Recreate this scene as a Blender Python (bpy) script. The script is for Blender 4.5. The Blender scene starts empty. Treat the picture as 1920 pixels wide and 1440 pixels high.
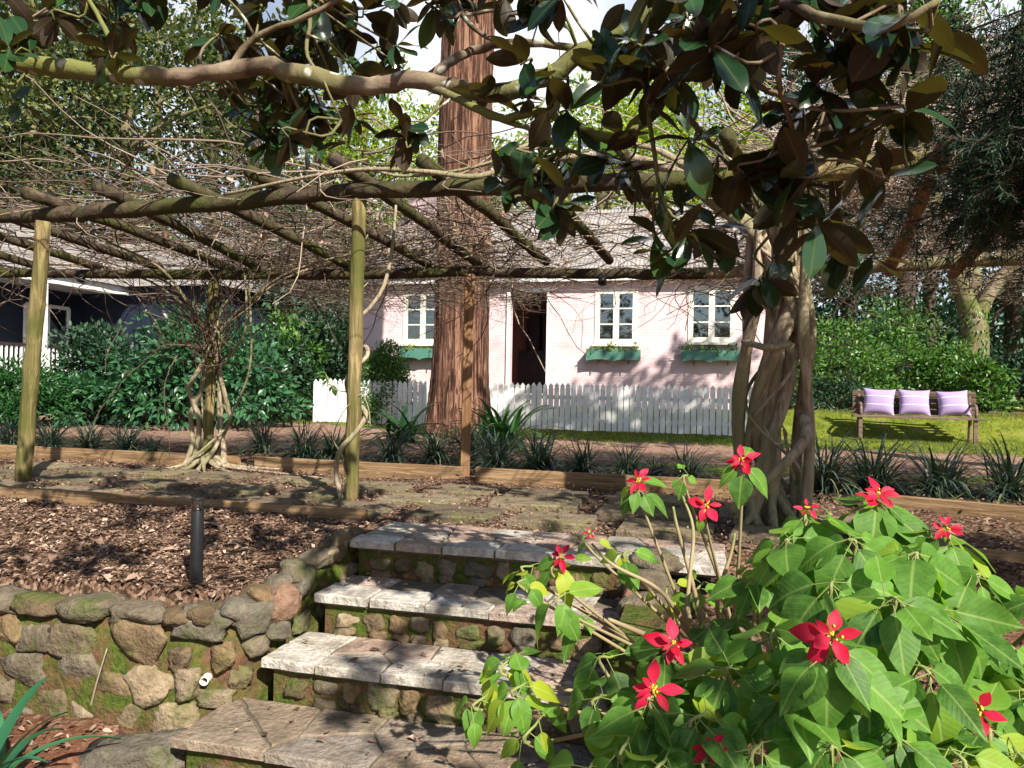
import bpy, bmesh, math, random
import numpy as np
from mathutils import Vector, Matrix
R = np.random.default_rng(7)
random.seed(7)
S = bpy.context.scene
C = S.collection
rad = math.radians
# ------------------------------------------------------------------ camera, sky, sun, exposure
YAW, ROLL, FPX, CX, CY = rad(14.5), rad(1.05), 1400., 960., 722.
EYE = np.array([0, 0, .89])
FW = np.array([-math.sin(YAW), math.cos(YAW), 0.])
R0 = np.array([math.cos(YAW), math.sin(YAW), 0.])
UZ = np.array([0, 0, 1.])
RT = math.cos(ROLL)*R0 + math.sin(ROLL)*UZ
UP = math.cos(ROLL)*UZ - math.sin(ROLL)*R0
cam = bpy.data.objects.new('camera', bpy.data.cameras.new('camera'))
C.objects.link(cam)
cam.matrix_world = Matrix([[RT[i], UP[i], -FW[i], EYE[i]] for i in range(3)] + [[0, 0, 0, 1]])
cam.data.sensor_fit = 'HORIZONTAL'
cam.data.sensor_width = 36
cam.data.lens = 36*FPX/1920
cam.data.shift_y = (CY-720)/1920
cam.data.clip_start = .03
cam.data.clip_end = 2000
S.camera = cam
SUN = Vector((.52, -.56, .62)).normalized()
W = bpy.data.worlds.new('World')
S.world = W
W.use_nodes = True
wn = W.node_tree
bg = wn.nodes.get('Background') or wn.nodes.new('ShaderNodeBackground')
wo = wn.nodes.get('World Output') or wn.nodes.new('ShaderNodeOutputWorld')
wn.links.new(bg.outputs[0], wo.inputs[0])
sky = wn.nodes.new('ShaderNodeTexSky')
sky.sky_type = 'NISHITA'
sky.sun_disc = False
sky.sun_elevation = math.asin(SUN.z)
sky.sun_rotation = math.atan2(SUN.x, SUN.y)
sky.air_density = 1.0
sky.dust_density = 1.0
tcw = wn.nodes.new('ShaderNodeTexCoord'); cl = wn.nodes.new('ShaderNodeTexNoise'); cl.inputs['Scale'].default_value = 2.2; cl.inputs['Detail'].default_value = 6
cr_ = wn.nodes.new('ShaderNodeValToRGB'); cr_.color_ramp.elements[0].position = .36; cr_.color_ramp.elements[1].position = .58
mxw = wn.nodes.new('ShaderNodeMix'); mxw.data_type = 'RGBA'; mxw.inputs[7].default_value = (8.4, 8.7, 9.2, 1)
wn.links.new(tcw.outputs['Generated'], cl.inputs['Vector']); wn.links.new(cl.outputs[0], cr_.inputs[0]); spw = wn.nodes.new('ShaderNodeSeparateXYZ'); wn.links.new(tcw.outputs['Generated'], spw.inputs[0]); mrw = wn.nodes.new('ShaderNodeMapRange'); mrw.inputs[1].default_value = .35; mrw.inputs[2].default_value = .75; wn.links.new(spw.outputs[1], mrw.inputs[0])
mlw = wn.nodes.new('ShaderNodeMath'); mlw.operation = 'MULTIPLY'; wn.links.new(cr_.outputs[0], mlw.inputs[0]); wn.links.new(mrw.outputs[0], mlw.inputs[1]); wn.links.new(mlw.outputs[0], mxw.inputs[0])   # a bank of cloud ahead, clear sky behind
wn.links.new(sky.outputs[0], mxw.inputs[6]); wn.links.new(mxw.outputs[2], bg.inputs[0])
bg.inputs[1].default_value = .065
sl = bpy.data.lights.new('sun', 'SUN')
sl.energy = 5.
sl.angle = rad(.55)
sl.color = (1, .93, .82)
so = bpy.data.objects.new('sun', sl)
C.objects.link(so)
so.rotation_euler = SUN.to_track_quat('Z', 'Y').to_euler()
so.location = (6, -6, 12)
S.view_settings.view_transform = 'Standard'
S.view_settings.look = 'None'
S.view_settings.gamma = 1
S.view_settings.exposure = 1.15
S.cycles.max_bounces = 6
S.cycles.diffuse_bounces = 3
S.cycles.transparent_max_bounces = 8
S.cycles.use_denoising = True


# ------------------------------------------------------------------ pixel helpers (photograph pixels, 1920 wide)
def ray(x, y): return FW + RT*(x-CX)/FPX + UP*(CY-y)/FPX
def onz(x, y, h=0.):
    r = ray(x, y); return EYE + r*((h-EYE[2])/r[2])
def onv(x, y, v):
    r = ray(x, y); return EYE + r*(v/r[1])
def onu(x, y, u):
    r = ray(x, y); return EYE + r*(u/r[0])
def dep(x, y, d): return EYE + ray(x, y)*d
def onpl(x, y, p0, nrm):
    r = ray(x, y); p0 = np.array(p0); nrm = np.array(nrm)
    return EYE + r*(((p0-EYE) @ nrm)/(r @ nrm))
def sst(a, b, x):
    t = np.clip((x-a)/(b-a), 0, 1); return t*t*(3-2*t)


# ------------------------------------------------------------------ materials
class M:
    def __init__(s, name):
        s.m = bpy.data.materials.new(name); s.m.use_nodes = True
        s.t = s.m.node_tree; s.t.nodes.clear()
        s.out = s.n('OutputMaterial')
        s._tc = None
    def n(s, typ, **k):
        nd = s.t.nodes.new('ShaderNode'+typ)
        for a, b in k.items():
            if a.startswith('_'): setattr(nd, a[1:], b)
            else:
                key = int(a[1:]) if a[0] == 'i' and a[1:].isdigit() else a.replace('__', ' ')
                s.put(nd.inputs[key], b)
        return nd
    def put(s, sock, b):
        if isinstance(b, bpy.types.NodeSocket): s.t.links.new(b, sock)
        elif isinstance(b, bpy.types.Node): s.t.links.new(b.outputs[0], sock)
        else:
            if isinstance(b, tuple) and len(b) == 3 and sock.type == 'RGBA': b = (*b, 1)
            sock.default_value = b
    def co(s, scale=(1, 1, 1), kind='Object'):
        if s._tc is None: s._tc = s.n('TexCoord')
        mp = s.n('Mapping'); s.put(mp.inputs[0], s._tc.outputs[kind]); mp.inputs['Scale'].default_value = scale
        return mp.outputs[0]
    def noise(s, scale, detail=5, rough=.6, vec=None, dist=0.):
        nd = s.n('TexNoise', Scale=scale, Detail=detail, Roughness=rough, Distortion=dist)
        s.put(nd.inputs['Vector'], vec if vec is not None else s.co()); return nd.outputs[0]
    def ramp(s, fac, stops, mode='LINEAR'):
        nd = s.n('ValToRGB'); s.put(nd.inputs[0], fac); cr = nd.color_ramp; cr.interpolation = mode
        while len(cr.elements) < len(stops): cr.elements.new(.5)
        for e, (p, c) in zip(cr.elements, stops):
            e.position = p; e.color = (*c, 1) if len(c) == 3 else c
        return nd.outputs[0]
    def mix(s, fac, a, b, mode='MIX'):
        nd = s.n('Mix', _data_type='RGBA', _blend_type=mode)
        s.put(nd.inputs[0], fac); s.put(nd.inputs[6], a); s.put(nd.inputs[7], b); return nd.outputs[2]
    def math(s, op, a, b=0.):
        nd = s.n('Math', _operation=op); s.put(nd.inputs[0], a); s.put(nd.inputs[1], b); return nd.outputs[0]
    def attr(s, name):
        return s.n('Attribute', _attribute_name=name).outputs['Fac']
    def bump(s, h, strength=.5, dist=.02):
        return s.n('Bump', Height=h, Strength=strength, Distance=dist).outputs[0]
    def bsdf(s, col, rough=.7, normal=None, spec=.4, metal=0., **k):
        p = s.n('BsdfPrincipled'); s.put(p.inputs['Base Color'], col); s.put(p.inputs['Roughness'], rough)
        p.inputs['Specular IOR Level'].default_value = spec; p.inputs['Metallic'].default_value = metal
        if normal is not None: s.put(p.inputs['Normal'], normal)
        return p
    def fin(s, sh):
        s.t.links.new(sh.outputs[0], s.out.inputs[0]); return s.m

def m_leaf(name, dark, light, trans, tmul=1.6, rough=.5, spec=.35, tcol=None, veins=False, third=None):
    m = M(name); r = m.attr('rnd')
    stops = [(0., dark), (.75, light)] + ([(1., third)] if third else [])
    col = m.ramp(r, stops)
    if veins:
        uv = m.n('UVMap').outputs[0]; sp = m.n('SeparateXYZ'); m.put(sp.inputs[0], uv)
        a = m.math('ABSOLUTE', m.math('SUBTRACT', sp.outputs[1], .5))
        rib = m.n('MapRange', i1=.012, i2=.045, i3=1., i4=0.); m.put(rib.inputs[0], a)
        w = m.math('SINE', m.math('MULTIPLY', m.math('SUBTRACT', sp.outputs[0], m.math('MULTIPLY', a, .55)), 62.))
        sv = m.n('MapRange', i1=.9, i2=1., i3=0., i4=.35); m.put(sv.inputs[0], w)
        vv = m.math('MAXIMUM', rib.outputs[0], sv.outputs[0])
        blot = m.ramp(m.noise(34, 5), [(.4, (0, 0, 0)), (.66, (1, 1, 1))])
        spk = m.n('TexVoronoi', Scale=60.); m.put(spk.inputs['Vector'], m.co()); sk = m.ramp(m.math('ADD', spk.outputs['Distance'], m.noise(9, 2)), [(.36, (1, 1, 1)), (.42, (0, 0, 0))])
        edge = m.n('MapRange', i1=.4, i2=.5, i3=0., i4=.3); m.put(edge.inputs[0], a)
        col = m.mix(m.math('MULTIPLY', sk, .7), m.mix(edge.outputs[0], col, tuple(min(1, c*1.25+.015) for c in light)), (.12, .07, .02))
        col = m.mix(m.math('MULTIPLY', blot, .3), col, tuple(min(1, c*1.5+.02) for c in light))
        col2 = m.mix(m.math('MULTIPLY', vv, .4), col, veins)
        nrm = m.bump(m.math('SUBTRACT', m.math('MULTIPLY', w, .12), rib.outputs[0]), .22, .004)
    else:
        col2, nrm = col, None
    p = m.bsdf(col2, rough, nrm, spec)
    tr = m.n('BsdfTranslucent')
    m.put(tr.inputs[0], m.mix(1., col2, tcol or (tmul, tmul*1.05, tmul*.6), 'MULTIPLY') if not tcol else tcol)
    mx = m.n('MixShader'); mx.inputs[0].default_value = trans
    m.t.links.new(p.outputs[0], mx.inputs[1]); m.t.links.new(tr.outputs[0], mx.inputs[2])
    return m.fin(mx)

def m_plain(name, col, rough=.6, var=.12, scale=6., bump=.0, spec=.4, metal=0.):
    m = M(name); n = m.noise(scale, 6)
    dk = tuple(c*(1-var*1.6) for c in col); lt = tuple(min(1, c*(1+var)) for c in col)
    return m.fin(m.bsdf(m.ramp(n, [(.3, dk), (.7, lt)]), rough, m.bump(m.noise(scale*8, 4), bump, .01) if bump else None, spec, metal))

MT = {}
# ---- leaves
MT['magnolia'] = None
def m_magnolia():
    m = M('magnolia_leaf'); r = m.attr('rnd')
    top = m.ramp(r, [(0, (.008, .026, .012)), (.8, (.02, .06, .02)), (1, (.05, .11, .02))])
    und = m.ramp(r, [(0, (.016, .01, .005)), (.4, (.044, .022, .008)), (.7, (.022, .02, .006)), (1, (.042, .042, .01))])
    geo = m.n('NewGeometry')
    uv = m.n('UVMap').outputs[0]; sp = m.n('SeparateXYZ'); m.put(sp.inputs[0], uv); rb = m.n('MapRange', i1=.015, i2=.05, i3=1., i4=0.); m.put(rb.inputs[0], m.math('ABSOLUTE', m.math('SUBTRACT', sp.outputs[1], .5)))
    und = m.mix(m.math('MULTIPLY', m.noise(9, 4), .7), und, m.mix(1., und, (.45, .5, .4), 'MULTIPLY'))
    col = m.mix(m.math('MULTIPLY', rb.outputs[0], .35), m.mix(geo.outputs['Backfacing'], top, und), (.11, .11, .03))
    rg = m.n('MapRange', i1=0., i2=1., i3=.16, i4=.6); m.put(rg.inputs[0], geo.outputs['Backfacing'])
    p = m.bsdf(col, rg.outputs[0], m.bump(m.noise(60, 3), .12, .003), .5)
    tr = m.n('BsdfTranslucent'); m.put(tr.inputs[0], m.ramp(r, [(0, (.06, .03, .006)), (1, (.12, .115, .012))]))
    mx = m.n('MixShader'); mx.inputs[0].default_value = .22
    m.t.links.new(p.outputs[0], mx.inputs[1]); m.t.links.new(tr.outputs[0], mx.inputs[2])
    return m.fin(mx)
MT['magnolia'] = m_magnolia()
MT['poin'] = m_leaf('poinsettia_leaf', (.018, .066, .011), (.11, .245, .028), .38, 1.9, .55, .3, veins=(.34, .44, .13), third=(.3, .33, .015))
MT['bract'] = m_leaf('red_bract', (.36, .004, .022), (.6, .014, .055), .3, 1.25, .6, .25, tcol=(.72, .015, .05))
MT['hydr'] = m_leaf('shrub_leaf', (.012, .05, .022), (.045, .14, .055), .25, 1.6, .4, .5)
MT['hedge'] = m_leaf('hedge_leaf', (.022, .07, .015), (.08, .19, .03), .3, 1.7, .4, .5, third=(.15, .22, .05))
MT['darkleaf'] = m_leaf('dark_leaf', (.008, .028, .014), (.03, .075, .035), .2, 1.4, .45, .4)
MT['euc'] = m_leaf('olive_leaf', (.014, .03, .01), (.075, .1, .03), .3, 1.6, .45, .35, third=(.2, .2, .06))
MT['bright'] = m_leaf('lime_leaf', (.07, .13, .012), (.25, .34, .035), .45, 1.7, .5, .3, third=(.4, .38, .05))
MT['conifer'] = m_leaf('conifer_needle', (.005, .018, .009), (.02, .052, .022), .15, 1.4, .55, .3)
MT['fern'] = m_leaf('fern_leaf', (.012, .05, .015), (.03, .11, .025), .25, 1.5, .5, .3)
MT['strap'] = m_leaf('strap_leaf', (.018, .04, .03), (.085, .125, .085), .2, 1.4, .35, .6, third=(.2, .22, .09))
MT['clivia'] = m_leaf('clivia_leaf', (.01, .04, .012), (.035, .1, .025), .2, 1.4, .3, .5)
MT['agap'] = m_leaf('agapanthus_leaf', (.02, .09, .04), (.06, .2, .08), .25, 1.4, .3, .5)
MT['grass'] = m_leaf('grass_blade', (.05, .085, .014), (.15, .2, .028), .35, 1.5, .55, .3, third=(.3, .28, .06))
MT['boxplant'] = m_leaf('box_plant_leaf', (.1, .16, .03), (.25, .3, .05), .35, 1.5, .5, .3)
MT['litter'] = (lambda m: m.fin(m.bsdf(m.ramp(m.attr('rnd'), [(0, (.035, .022, .016)), (.3, (.11, .065, .043)), (.55, (.22, .14, .095)), (.75, (.32, .225, .165)), (.9, (.42, .33, .26)), (.96, (.3, .11, .04)), (1, (.5, .45, .4))]), .65, None, .3)))(M('dead_leaf'))
# ---- wood
def m_bark(name, a, b, c, sc=(9, 9, 1.6), bs=.7, moss=None, spots=None, w=.19):
    m = M(name); n = m.noise(2.2, 7, .65, m.co(sc), .6); n2 = m.noise(1.3, 3)
    col = m.ramp(n, [(.5-w, a), (.5, b), (.5+w, c)])
    if moss: col = m.mix(m.ramp(n2, [(.42, (0, 0, 0)), (.62, (1, 1, 1))]), col, moss)
    if spots:
        v = m.n('TexVoronoi', Scale=9.); m.put(v.inputs['Vector'], m.co())
        k = m.ramp(m.math('ADD', v.outputs['Distance'], m.math('MULTIPLY', m.noise(30, 3), .25)), [(.3, (1, 1, 1)), (.36, (0, 0, 0))])
        col = m.mix(m.math('MULTIPLY', k, .8), col, spots)
    return m.fin(m.bsdf(col, .85, m.bump(n, bs, .03), .2))
MT['redwood'] = m_bark('redwood_bark', (.025, .012, .008), (.1, .045, .029), (.26, .145, .095), (12, 12, .6), 1.5, w=.1)
MT['post'] = m_bark('mossy_pine_post', (.085, .06, .028), (.2, .15, .068), (.34, .27, .13), (11, 11, .45), .9, (.085, .09, .022), None, .12)
MT['beam'] = m_bark('weathered_pole', (.02, .014, .01), (.054, .039, .026), (.12, .09, .06), (5, 5, 5), .8, (.05, .054, .014))
MT['brownpost'] = m_bark('brown_timber', (.1, .05, .025), (.2, .11, .055), (.3, .18, .1), (12, 12, .8), .3)
MT['timber'] = m_bark('edging_timber', (.085, .05, .025), (.2, .125, .065), (.33, .225, .125), (.9, 12, 12), .6)
MT['vine'] = m_bark('vine_bark', (.12, .09, .06), (.31, .245, .17), (.48, .4, .3), (10, 10, 1.8), 1., (.2, .19, .1))
MT['twig'] = (lambda m: m.fin(m.bsdf(m.ramp(m.attr('rnd'), [(0, (.035, .024, .018)), (.5, (.12, .083, .06)), (1, (.33, .26, .2))]), .8, None, .25)))(M('bare_twig'))
MT['mbark'] = m_bark('magnolia_bark', (.06, .04, .028), (.15, .11, .075), (.25, .2, .14), (3, 3, 3), .5, (.13, .14, .04), (.42, .42, .36))
MT['trunkpale'] = m_bark('mossy_trunk', (.07, .055, .035), (.18, .14, .09), (.29, .24, .16), (5, 5, 2), .7, (.08, .1, .02))
MT['trunkdark'] = m_bark('dark_trunk', (.025, .015, .012), (.07, .045, .035), (.14, .1, .08), (6, 6, 1.5), .6)
MT['poinstem'] = (lambda m: m.fin(m.bsdf(m.ramp(m.attr('rnd'), [(0, (.16, .105, .065)), (.6, (.27, .22, .12)), (1, (.13, .2, .035))]), .7, None, .3)))(M('poinsettia_stem'))
# ---- stone
def m_stone(name, cols, moss=.5, mossc=(.05, .09, .012)):
    m = M(name); r = m.attr('rnd'); n = m.noise(7, 7, .65); n2 = m.noise(38, 4)
    c = m.ramp(r, cols)
    c = m.mix(m.ramp(n, [(.35, (.0, .0, .0)), (.65, (1, 1, 1))]), m.mix(1., c, (.5, .48, .45), 'MULTIPLY'), c)
    c = m.mix(.6, c, m.ramp(n2, [(.3, (.35, .33, .3)), (.72, (1, 1, 1))]), 'MULTIPLY')
    if moss: c = m.mix(m.math('MULTIPLY', m.ramp(m.noise(3.1, 5, .7), [(.5, (0, 0, 0)), (.64, (1, 1, 1))]), moss), c, mossc)
    return m.fin(m.bsdf(c, .85, m.bump(m.math('ADD', n, m.math('MULTIPLY', n2, .6)), .9, .03), .25))
MT['stone'] = m_stone('field_stone', [(0, (.13, .095, .055)), (.3, (.27, .185, .1)), (.55, (.17, .15, .115)), (.8, (.4, .31, .2)), (1, (.22, .115, .08))], .75, (.06, .085, .012))
MT['mortar'] = (lambda m: m.fin(m.bsdf(m.mix(m.ramp(m.noise(4.5, 6, .7), [(.41, (0, 0, 0)), (.57, (1, 1, 1))]), m.ramp(m.noise(14, 5), [(.3, (.05, .03, .018)), (.7, (.17, .09, .05))]), m.ramp(m.noise(40, 4), [(.3, (.03, .048, .008)), (.7, (.085, .115, .02))])), .95, m.bump(m.noise(45, 5), .9, .02), .1)))(M('mossy_mortar'))
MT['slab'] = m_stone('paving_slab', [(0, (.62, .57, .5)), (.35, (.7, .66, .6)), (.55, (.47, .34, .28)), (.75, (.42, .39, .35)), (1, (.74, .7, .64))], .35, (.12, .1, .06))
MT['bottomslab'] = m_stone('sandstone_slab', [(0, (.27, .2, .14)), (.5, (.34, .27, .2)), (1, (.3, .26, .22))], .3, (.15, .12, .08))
MT['joint'] = m_plain('dirty_joint', (.12, .1, .07), .95, .35, 12, .6)
MT['paver'] = m_stone('mossy_paver', [(0, (.16, .125, .09)), (.5, (.25, .195, .135)), (1, (.34, .28, .19))], .5, (.12, .125, .03))
# ---- buildings and made things
def m_pink():
    m = M('pink_bagged_brick'); b = m.n('TexBrick', Scale=1.); m.put(b.inputs['Vector'], m.co((4., 4., 12.)))
    mp = m.n('Mapping'); m.put(mp.inputs[0], m._tc.outputs['Object']); mp.inputs['Rotation'].default_value = (rad(90), 0, 0); mp.inputs['Scale'].default_value = (1, 1, 1)
    m.put(b.inputs['Vector'], mp.outputs[0]); b.inputs['Scale'].default_value = 4.2; b.inputs['Mortar Size'].default_value = .012
    n = m.noise(2.2, 6)
    col = m.ramp(n, [(.28, (.5, .37, .38)), (.5, (.61, .46, .475)), (.72, (.68, .53, .545))])
    return m.fin(m.bsdf(col, .85, m.bump(m.math('ADD', m.math('MULTIPLY', b.outputs['Fac'], -.6), m.math('MULTIPLY', m.noise(24, 4), .35)), .6, .03), .2))
MT['pink'] = m_pink()
MT['white'] = m_plain('white_paint', (.72, .72, .71), .55, .12, 4, .2)
MT['cream'] = m_plain('cream_paint', (.74, .7, .6), .5, .06, 8)
MT['greenpaint'] = m_plain('green_paint', (.07, .185, .14), .5, .12, 6, .1)
MT['navy'] = m_plain('navy_weatherboard', (.009, .014, .03), .6, .2, 3, .1)
MT['roof'] = m_plain('grey_iron_roof', (.27, .25, .24), .55, .2, 2.5, .1)
MT['inside'] = m_plain('inside_wall', (.3, .13, .1), .8, .15, 3)
MT['darkwood'] = m_plain('dark_wood', (.035, .025, .02), .6, .3, 6)
MT['black'] = m_plain('black_powdercoat', (.012, .013, .015), .35, .15, 30)
MT['metal'] = m_plain('grey_metal', (.3, .3, .3), .35, .1, 10, 0, .5, 1.)
MT['pvc'] = m_plain('white_pipe', (.7, .66, .56), .5, .1, 20)
MT['benchwood'] = m_bark('bench_wood', (.07, .045, .035), (.15, .1, .08), (.24, .17, .14), (1.2, 12, 12), .3)
def m_glass():
    m = M('window_glass'); g = m.n('BsdfGlossy', Roughness=.02); g.inputs[0].default_value = (.9, .95, 1, 1)
    t = m.n('BsdfTransparent'); t.inputs[0].default_value = (.75, .8, .8, 1)
    fr = m.n('Fresnel', IOR=1.5); mx = m.n('MixShader'); m.put(mx.inputs[0], m.math('ADD', m.math('MULTIPLY', fr.outputs[0], 1.4), .1))
    m.t.links.new(t.outputs[0], mx.inputs[1]); m.t.links.new(g.outputs[0], mx.inputs[2]); return m.fin(mx)
MT['glass'] = m_glass()
def m_cushion():
    m = M('lilac_fabric'); sp = m.n('SeparateXYZ'); m.put(sp.inputs[0], m.co())
    w = m.math('FRACT', m.math('ADD', m.math('MULTIPLY', sp.outputs[2], 6.6), .35))
    k = m.ramp(w, [(.0, (0, 0, 0)), (.86, (0, 0, 0)), (.9, (1, 1, 1)), (.95, (1, 1, 1)), (.98, (0, 0, 0))])
    col = m.mix(m.math('MULTIPLY', k, .8), (.33, .25, .43), (.7, .66, .74))
    return m.fin(m.bsdf(col, .9, m.bump(m.noise(160, 2), .25, .003), .15))
MT['cushion'] = m_cushion()
MT['yellow'] = m_plain('yellow_centre', (.55, .36, .02), .6, .3, 90)
def m_ground():
    m = M('garden_soil'); p, l, bd = m.attr('path'), m.attr('lawn'), m.attr('red')
    f = m.noise(40, 6, .7); g = m.noise(5, 6, .65); v = m.n('TexVoronoi', Scale=55.); m.put(v.inputs['Vector'], m.co((1, 1, 1)))
    cell = m.n('SeparateColor'); m.put(cell.inputs[0], v.outputs['Color'])
    mul = m.ramp(cell.outputs[0], [(0, (.035, .021, .015)), (.4, (.1, .058, .038)), (.75, (.21, .135, .09)), (1, (.33, .24, .18))])
    mul = m.mix(m.ramp(g, [(.3, (0, 0, 0)), (.7, (1, 1, 1))]), m.mix(1., mul, (.62, .55, .5), 'MULTIPLY'), mul)
    mul = m.mix(m.math('MULTIPLY', bd, .65), mul, m.ramp(f, [(.3, (.09, .035, .02)), (.7, (.27, .11, .06))]))
    gv = m.ramp(f, [(.3, (.16, .085, .06)), (.5, (.27, .16, .12)), (.7, (.4, .29, .23))])
    gv = m.mix(m.math('MULTIPLY', m.ramp(m.noise(1.6, 5), [(.52, (0, 0, 0)), (.66, (1, 1, 1))]), .5), gv, (.16, .17, .04))
    lw = m.ramp(m.noise(3, 6), [(.3, (.07, .1, .012)), (.55, (.15, .18, .02)), (.75, (.24, .21, .06))])
    jp = m.math('ADD', p, m.math('MULTIPLY', m.math('SUBTRACT', g, .5), 1.1))
    jl = m.math('ADD', l, m.math('MULTIPLY', m.math('SUBTRACT', m.noise(2.6, 6), .5), 1.3))
    st = [(.4, (0, 0, 0)), (.6, (1, 1, 1))]
    c = m.mix(m.ramp(jp, st), mul, gv); c = m.mix(m.ramp(jl, st), c, lw)
    return m.fin(m.bsdf(c, .95, m.bump(m.math('ADD', f, cell.outputs[0]), .8, .02), .1))
MT['ground'] = m_ground()


# ------------------------------------------------------------------ mesh helpers
def mesh_np(name, V, faces, mat, parent=None, rnd=None, uv=None, smooth=True):
    me = bpy.data.meshes.new(name)
    V = np.ascontiguousarray(V, dtype=np.float32)
    me.vertices.add(len(V)); me.vertices.foreach_set('co', V.ravel())
    tot = np.concatenate([np.full(len(f), f.shape[1], np.int32) for f in faces])
    idx = np.concatenate([f.ravel() for f in faces]).astype(np.int32)
    me.loops.add(len(idx)); me.loops.foreach_set('vertex_index', idx)
    me.polygons.add(len(tot))
    me.polygons.foreach_set('loop_start', np.concatenate([[0], np.cumsum(tot)[:-1]]).astype(np.int32))
    me.polygons.foreach_set('loop_total', tot)
    me.polygons.foreach_set('use_smooth', np.full(len(tot), smooth, bool))
    if uv is not None:
        ul = me.uv_layers.new(name='UVMap'); ul.data.foreach_set('uv', np.ascontiguousarray(uv[idx], np.float32).ravel())
    if rnd is not None:
        a = me.attributes.new('rnd', 'FLOAT', 'POINT'); a.data.foreach_set('value', np.ascontiguousarray(rnd, np.float32))
    me.update(calc_edges=True); me.validate()
    if mat: me.materials.append(mat)
    o = bpy.data.objects.new(name, me); C.objects.link(o)
    if parent: o.parent = parent
    return o

class MB:
    def __init__(s): s.V = []; s.F = {}; s.R = []; s.n = 0
    def add(s, V, faces, r=.5):
        V = np.asarray(V, float); s.V.append(V)
        for f in faces:
            s.F.setdefault(len(f), []).append(np.asarray(f)+s.n)
        s.R.append(np.full(len(V), r) if np.isscalar(r) else r); s.n += len(V); return s
    def addq(s, V, FA, r=.5):
        s.V.append(np.asarray(V, float)); s.F.setdefault(FA.shape[1], []).extend(list(FA+s.n))
        s.R.append(np.full(len(V), r) if np.isscalar(r) else r); s.n += len(V); return s
    def box(s, c, size, rz=0., r=.5, basis=None):
        h = np.array(size)/2
        P = np.array([[x, y, z] for x in (-1, 1) for y in (-1, 1) for z in (-1, 1)])*h
        if basis is not None: P = P @ np.array(basis)
        elif rz:
            c_, s_ = math.cos(rz), math.sin(rz); P = P @ np.array([[c_, s_, 0], [-s_, c_, 0], [0, 0, 1]])
        return s.add(P+np.array(c), [(0, 1, 3, 2), (4, 6, 7, 5), (0, 4, 5, 1), (2, 3, 7, 6), (0, 2, 6, 4), (1, 5, 7, 3)], r)
    def tube(s, pts, rr, sides=8, caps=True, r=.5, flute=0., seed=0):
        P = np.asarray(pts, float); n = len(P); rr = np.broadcast_to(np.asarray(rr, float), (n,))
        T = np.gradient(P, axis=0); T /= np.linalg.norm(T, axis=1)[:, None]+1e-9
        ref = np.array([0, 0, 1.]) if abs(T[0][2]) < .9 else np.array([1., 0, 0])
        N = np.cross(T[0], ref); N /= np.linalg.norm(N); V = []
        a = np.arange(sides)*2*math.pi/sides
        rg = np.random.default_rng(abs(int(seed)))
        ph = rg.uniform(0, 6.3, 3)
        for i in range(n):
            N = N-T[i]*(N@T[i]); N /= np.linalg.norm(N); B = np.cross(T[i], N)
            q = rr[i]*(1+(flute*(np.sin(2*a+ph[0]+i*.25)+.6*np.sin(3*a+ph[1]-i*.2)+.4*np.sin(5*a+ph[2]+.5*i)) if flute else 0))
            V.append(P[i]+np.outer(np.cos(a)*q, N)+np.outer(np.sin(a)*q, B))
        V = np.concatenate(V); i0 = np.arange(n-1)[:, None]*sides; k = np.arange(sides)[None]; k2 = (k+1) % sides
        FA = np.stack([i0+k, i0+k2, i0+sides+k2, i0+sides+k], -1).reshape(-1, 4)
        st = s.n; s.addq(V, FA, r)
        if caps:
            s.F.setdefault(sides, []).append(st+np.arange(sides)[::-1]); s.F[sides].append(st+(n-1)*sides+np.arange(sides))
        return s
    def prism(s, poly, z0, z1, inset=.006, r=.5):
        P = np.asarray(poly, float)[:, :2]; n = len(P); c = P.mean(0)
        d = np.linalg.norm(P-c, axis=1)[:, None]; Q = c+(P-c)*(1-inset/d)
        hz = lambda A, z: np.c_[A, np.full(n, z)]
        V = np.concatenate([hz(P, z0), hz(P, z1-inset), hz(Q, z1)]); F = []
        for L in (0, 1): F += [(L*n+i, L*n+(i+1) % n, (L+1)*n+(i+1) % n, (L+1)*n+i) for i in range(n)]
        F += [tuple(2*n+i for i in range(n)), tuple(range(n-1, -1, -1))]
        return s.add(V, F, r)
    def build(s, name, mat, parent=None, smooth=False, bevel=0.):
        o = mesh_np(name, np.concatenate(s.V), [np.array(f) for f in s.F.values()], mat, parent, np.concatenate(s.R), None, smooth)
        if bevel:
            b = o.modifiers.new('bevel', 'BEVEL'); b.width = bevel; b.segments = 2; b.limit_method = 'ANGLE'
        if smooth and not bevel:
            pass
        return o

def tag(o, label=None, cat=None, group=None, kind=None):
    if label: o['label'] = label
    if cat: o['category'] = cat
    if group: o['group'] = group
    if kind: o['kind'] = kind
    return o
def thing(name, loc, label, cat, group=None, rz=0., scale=1.):
    o = bpy.data.objects.new(name, None); C.objects.link(o); o.location = loc; o.rotation_euler.z = rz
    o.scale = (scale,)*3; o.empty_display_size = .2
    return tag(o, label, cat, group)
def keep(o, root):
    """parent built-in-world part to a thing at a location"""
    o.parent = root; o.location = Vector(o.location)-root.location; return o
def copy_tree(o, parent=None):
    c = o.copy(); C.objects.link(c)
    if parent: c.parent = parent
    for ch in list(o.children): copy_tree(ch, c)
    return c

def unit(a): return a/(np.linalg.norm(a, axis=-1, keepdims=True)+1e-9)
def rdir(n): return unit(R.normal(size=(n, 3)))
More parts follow.
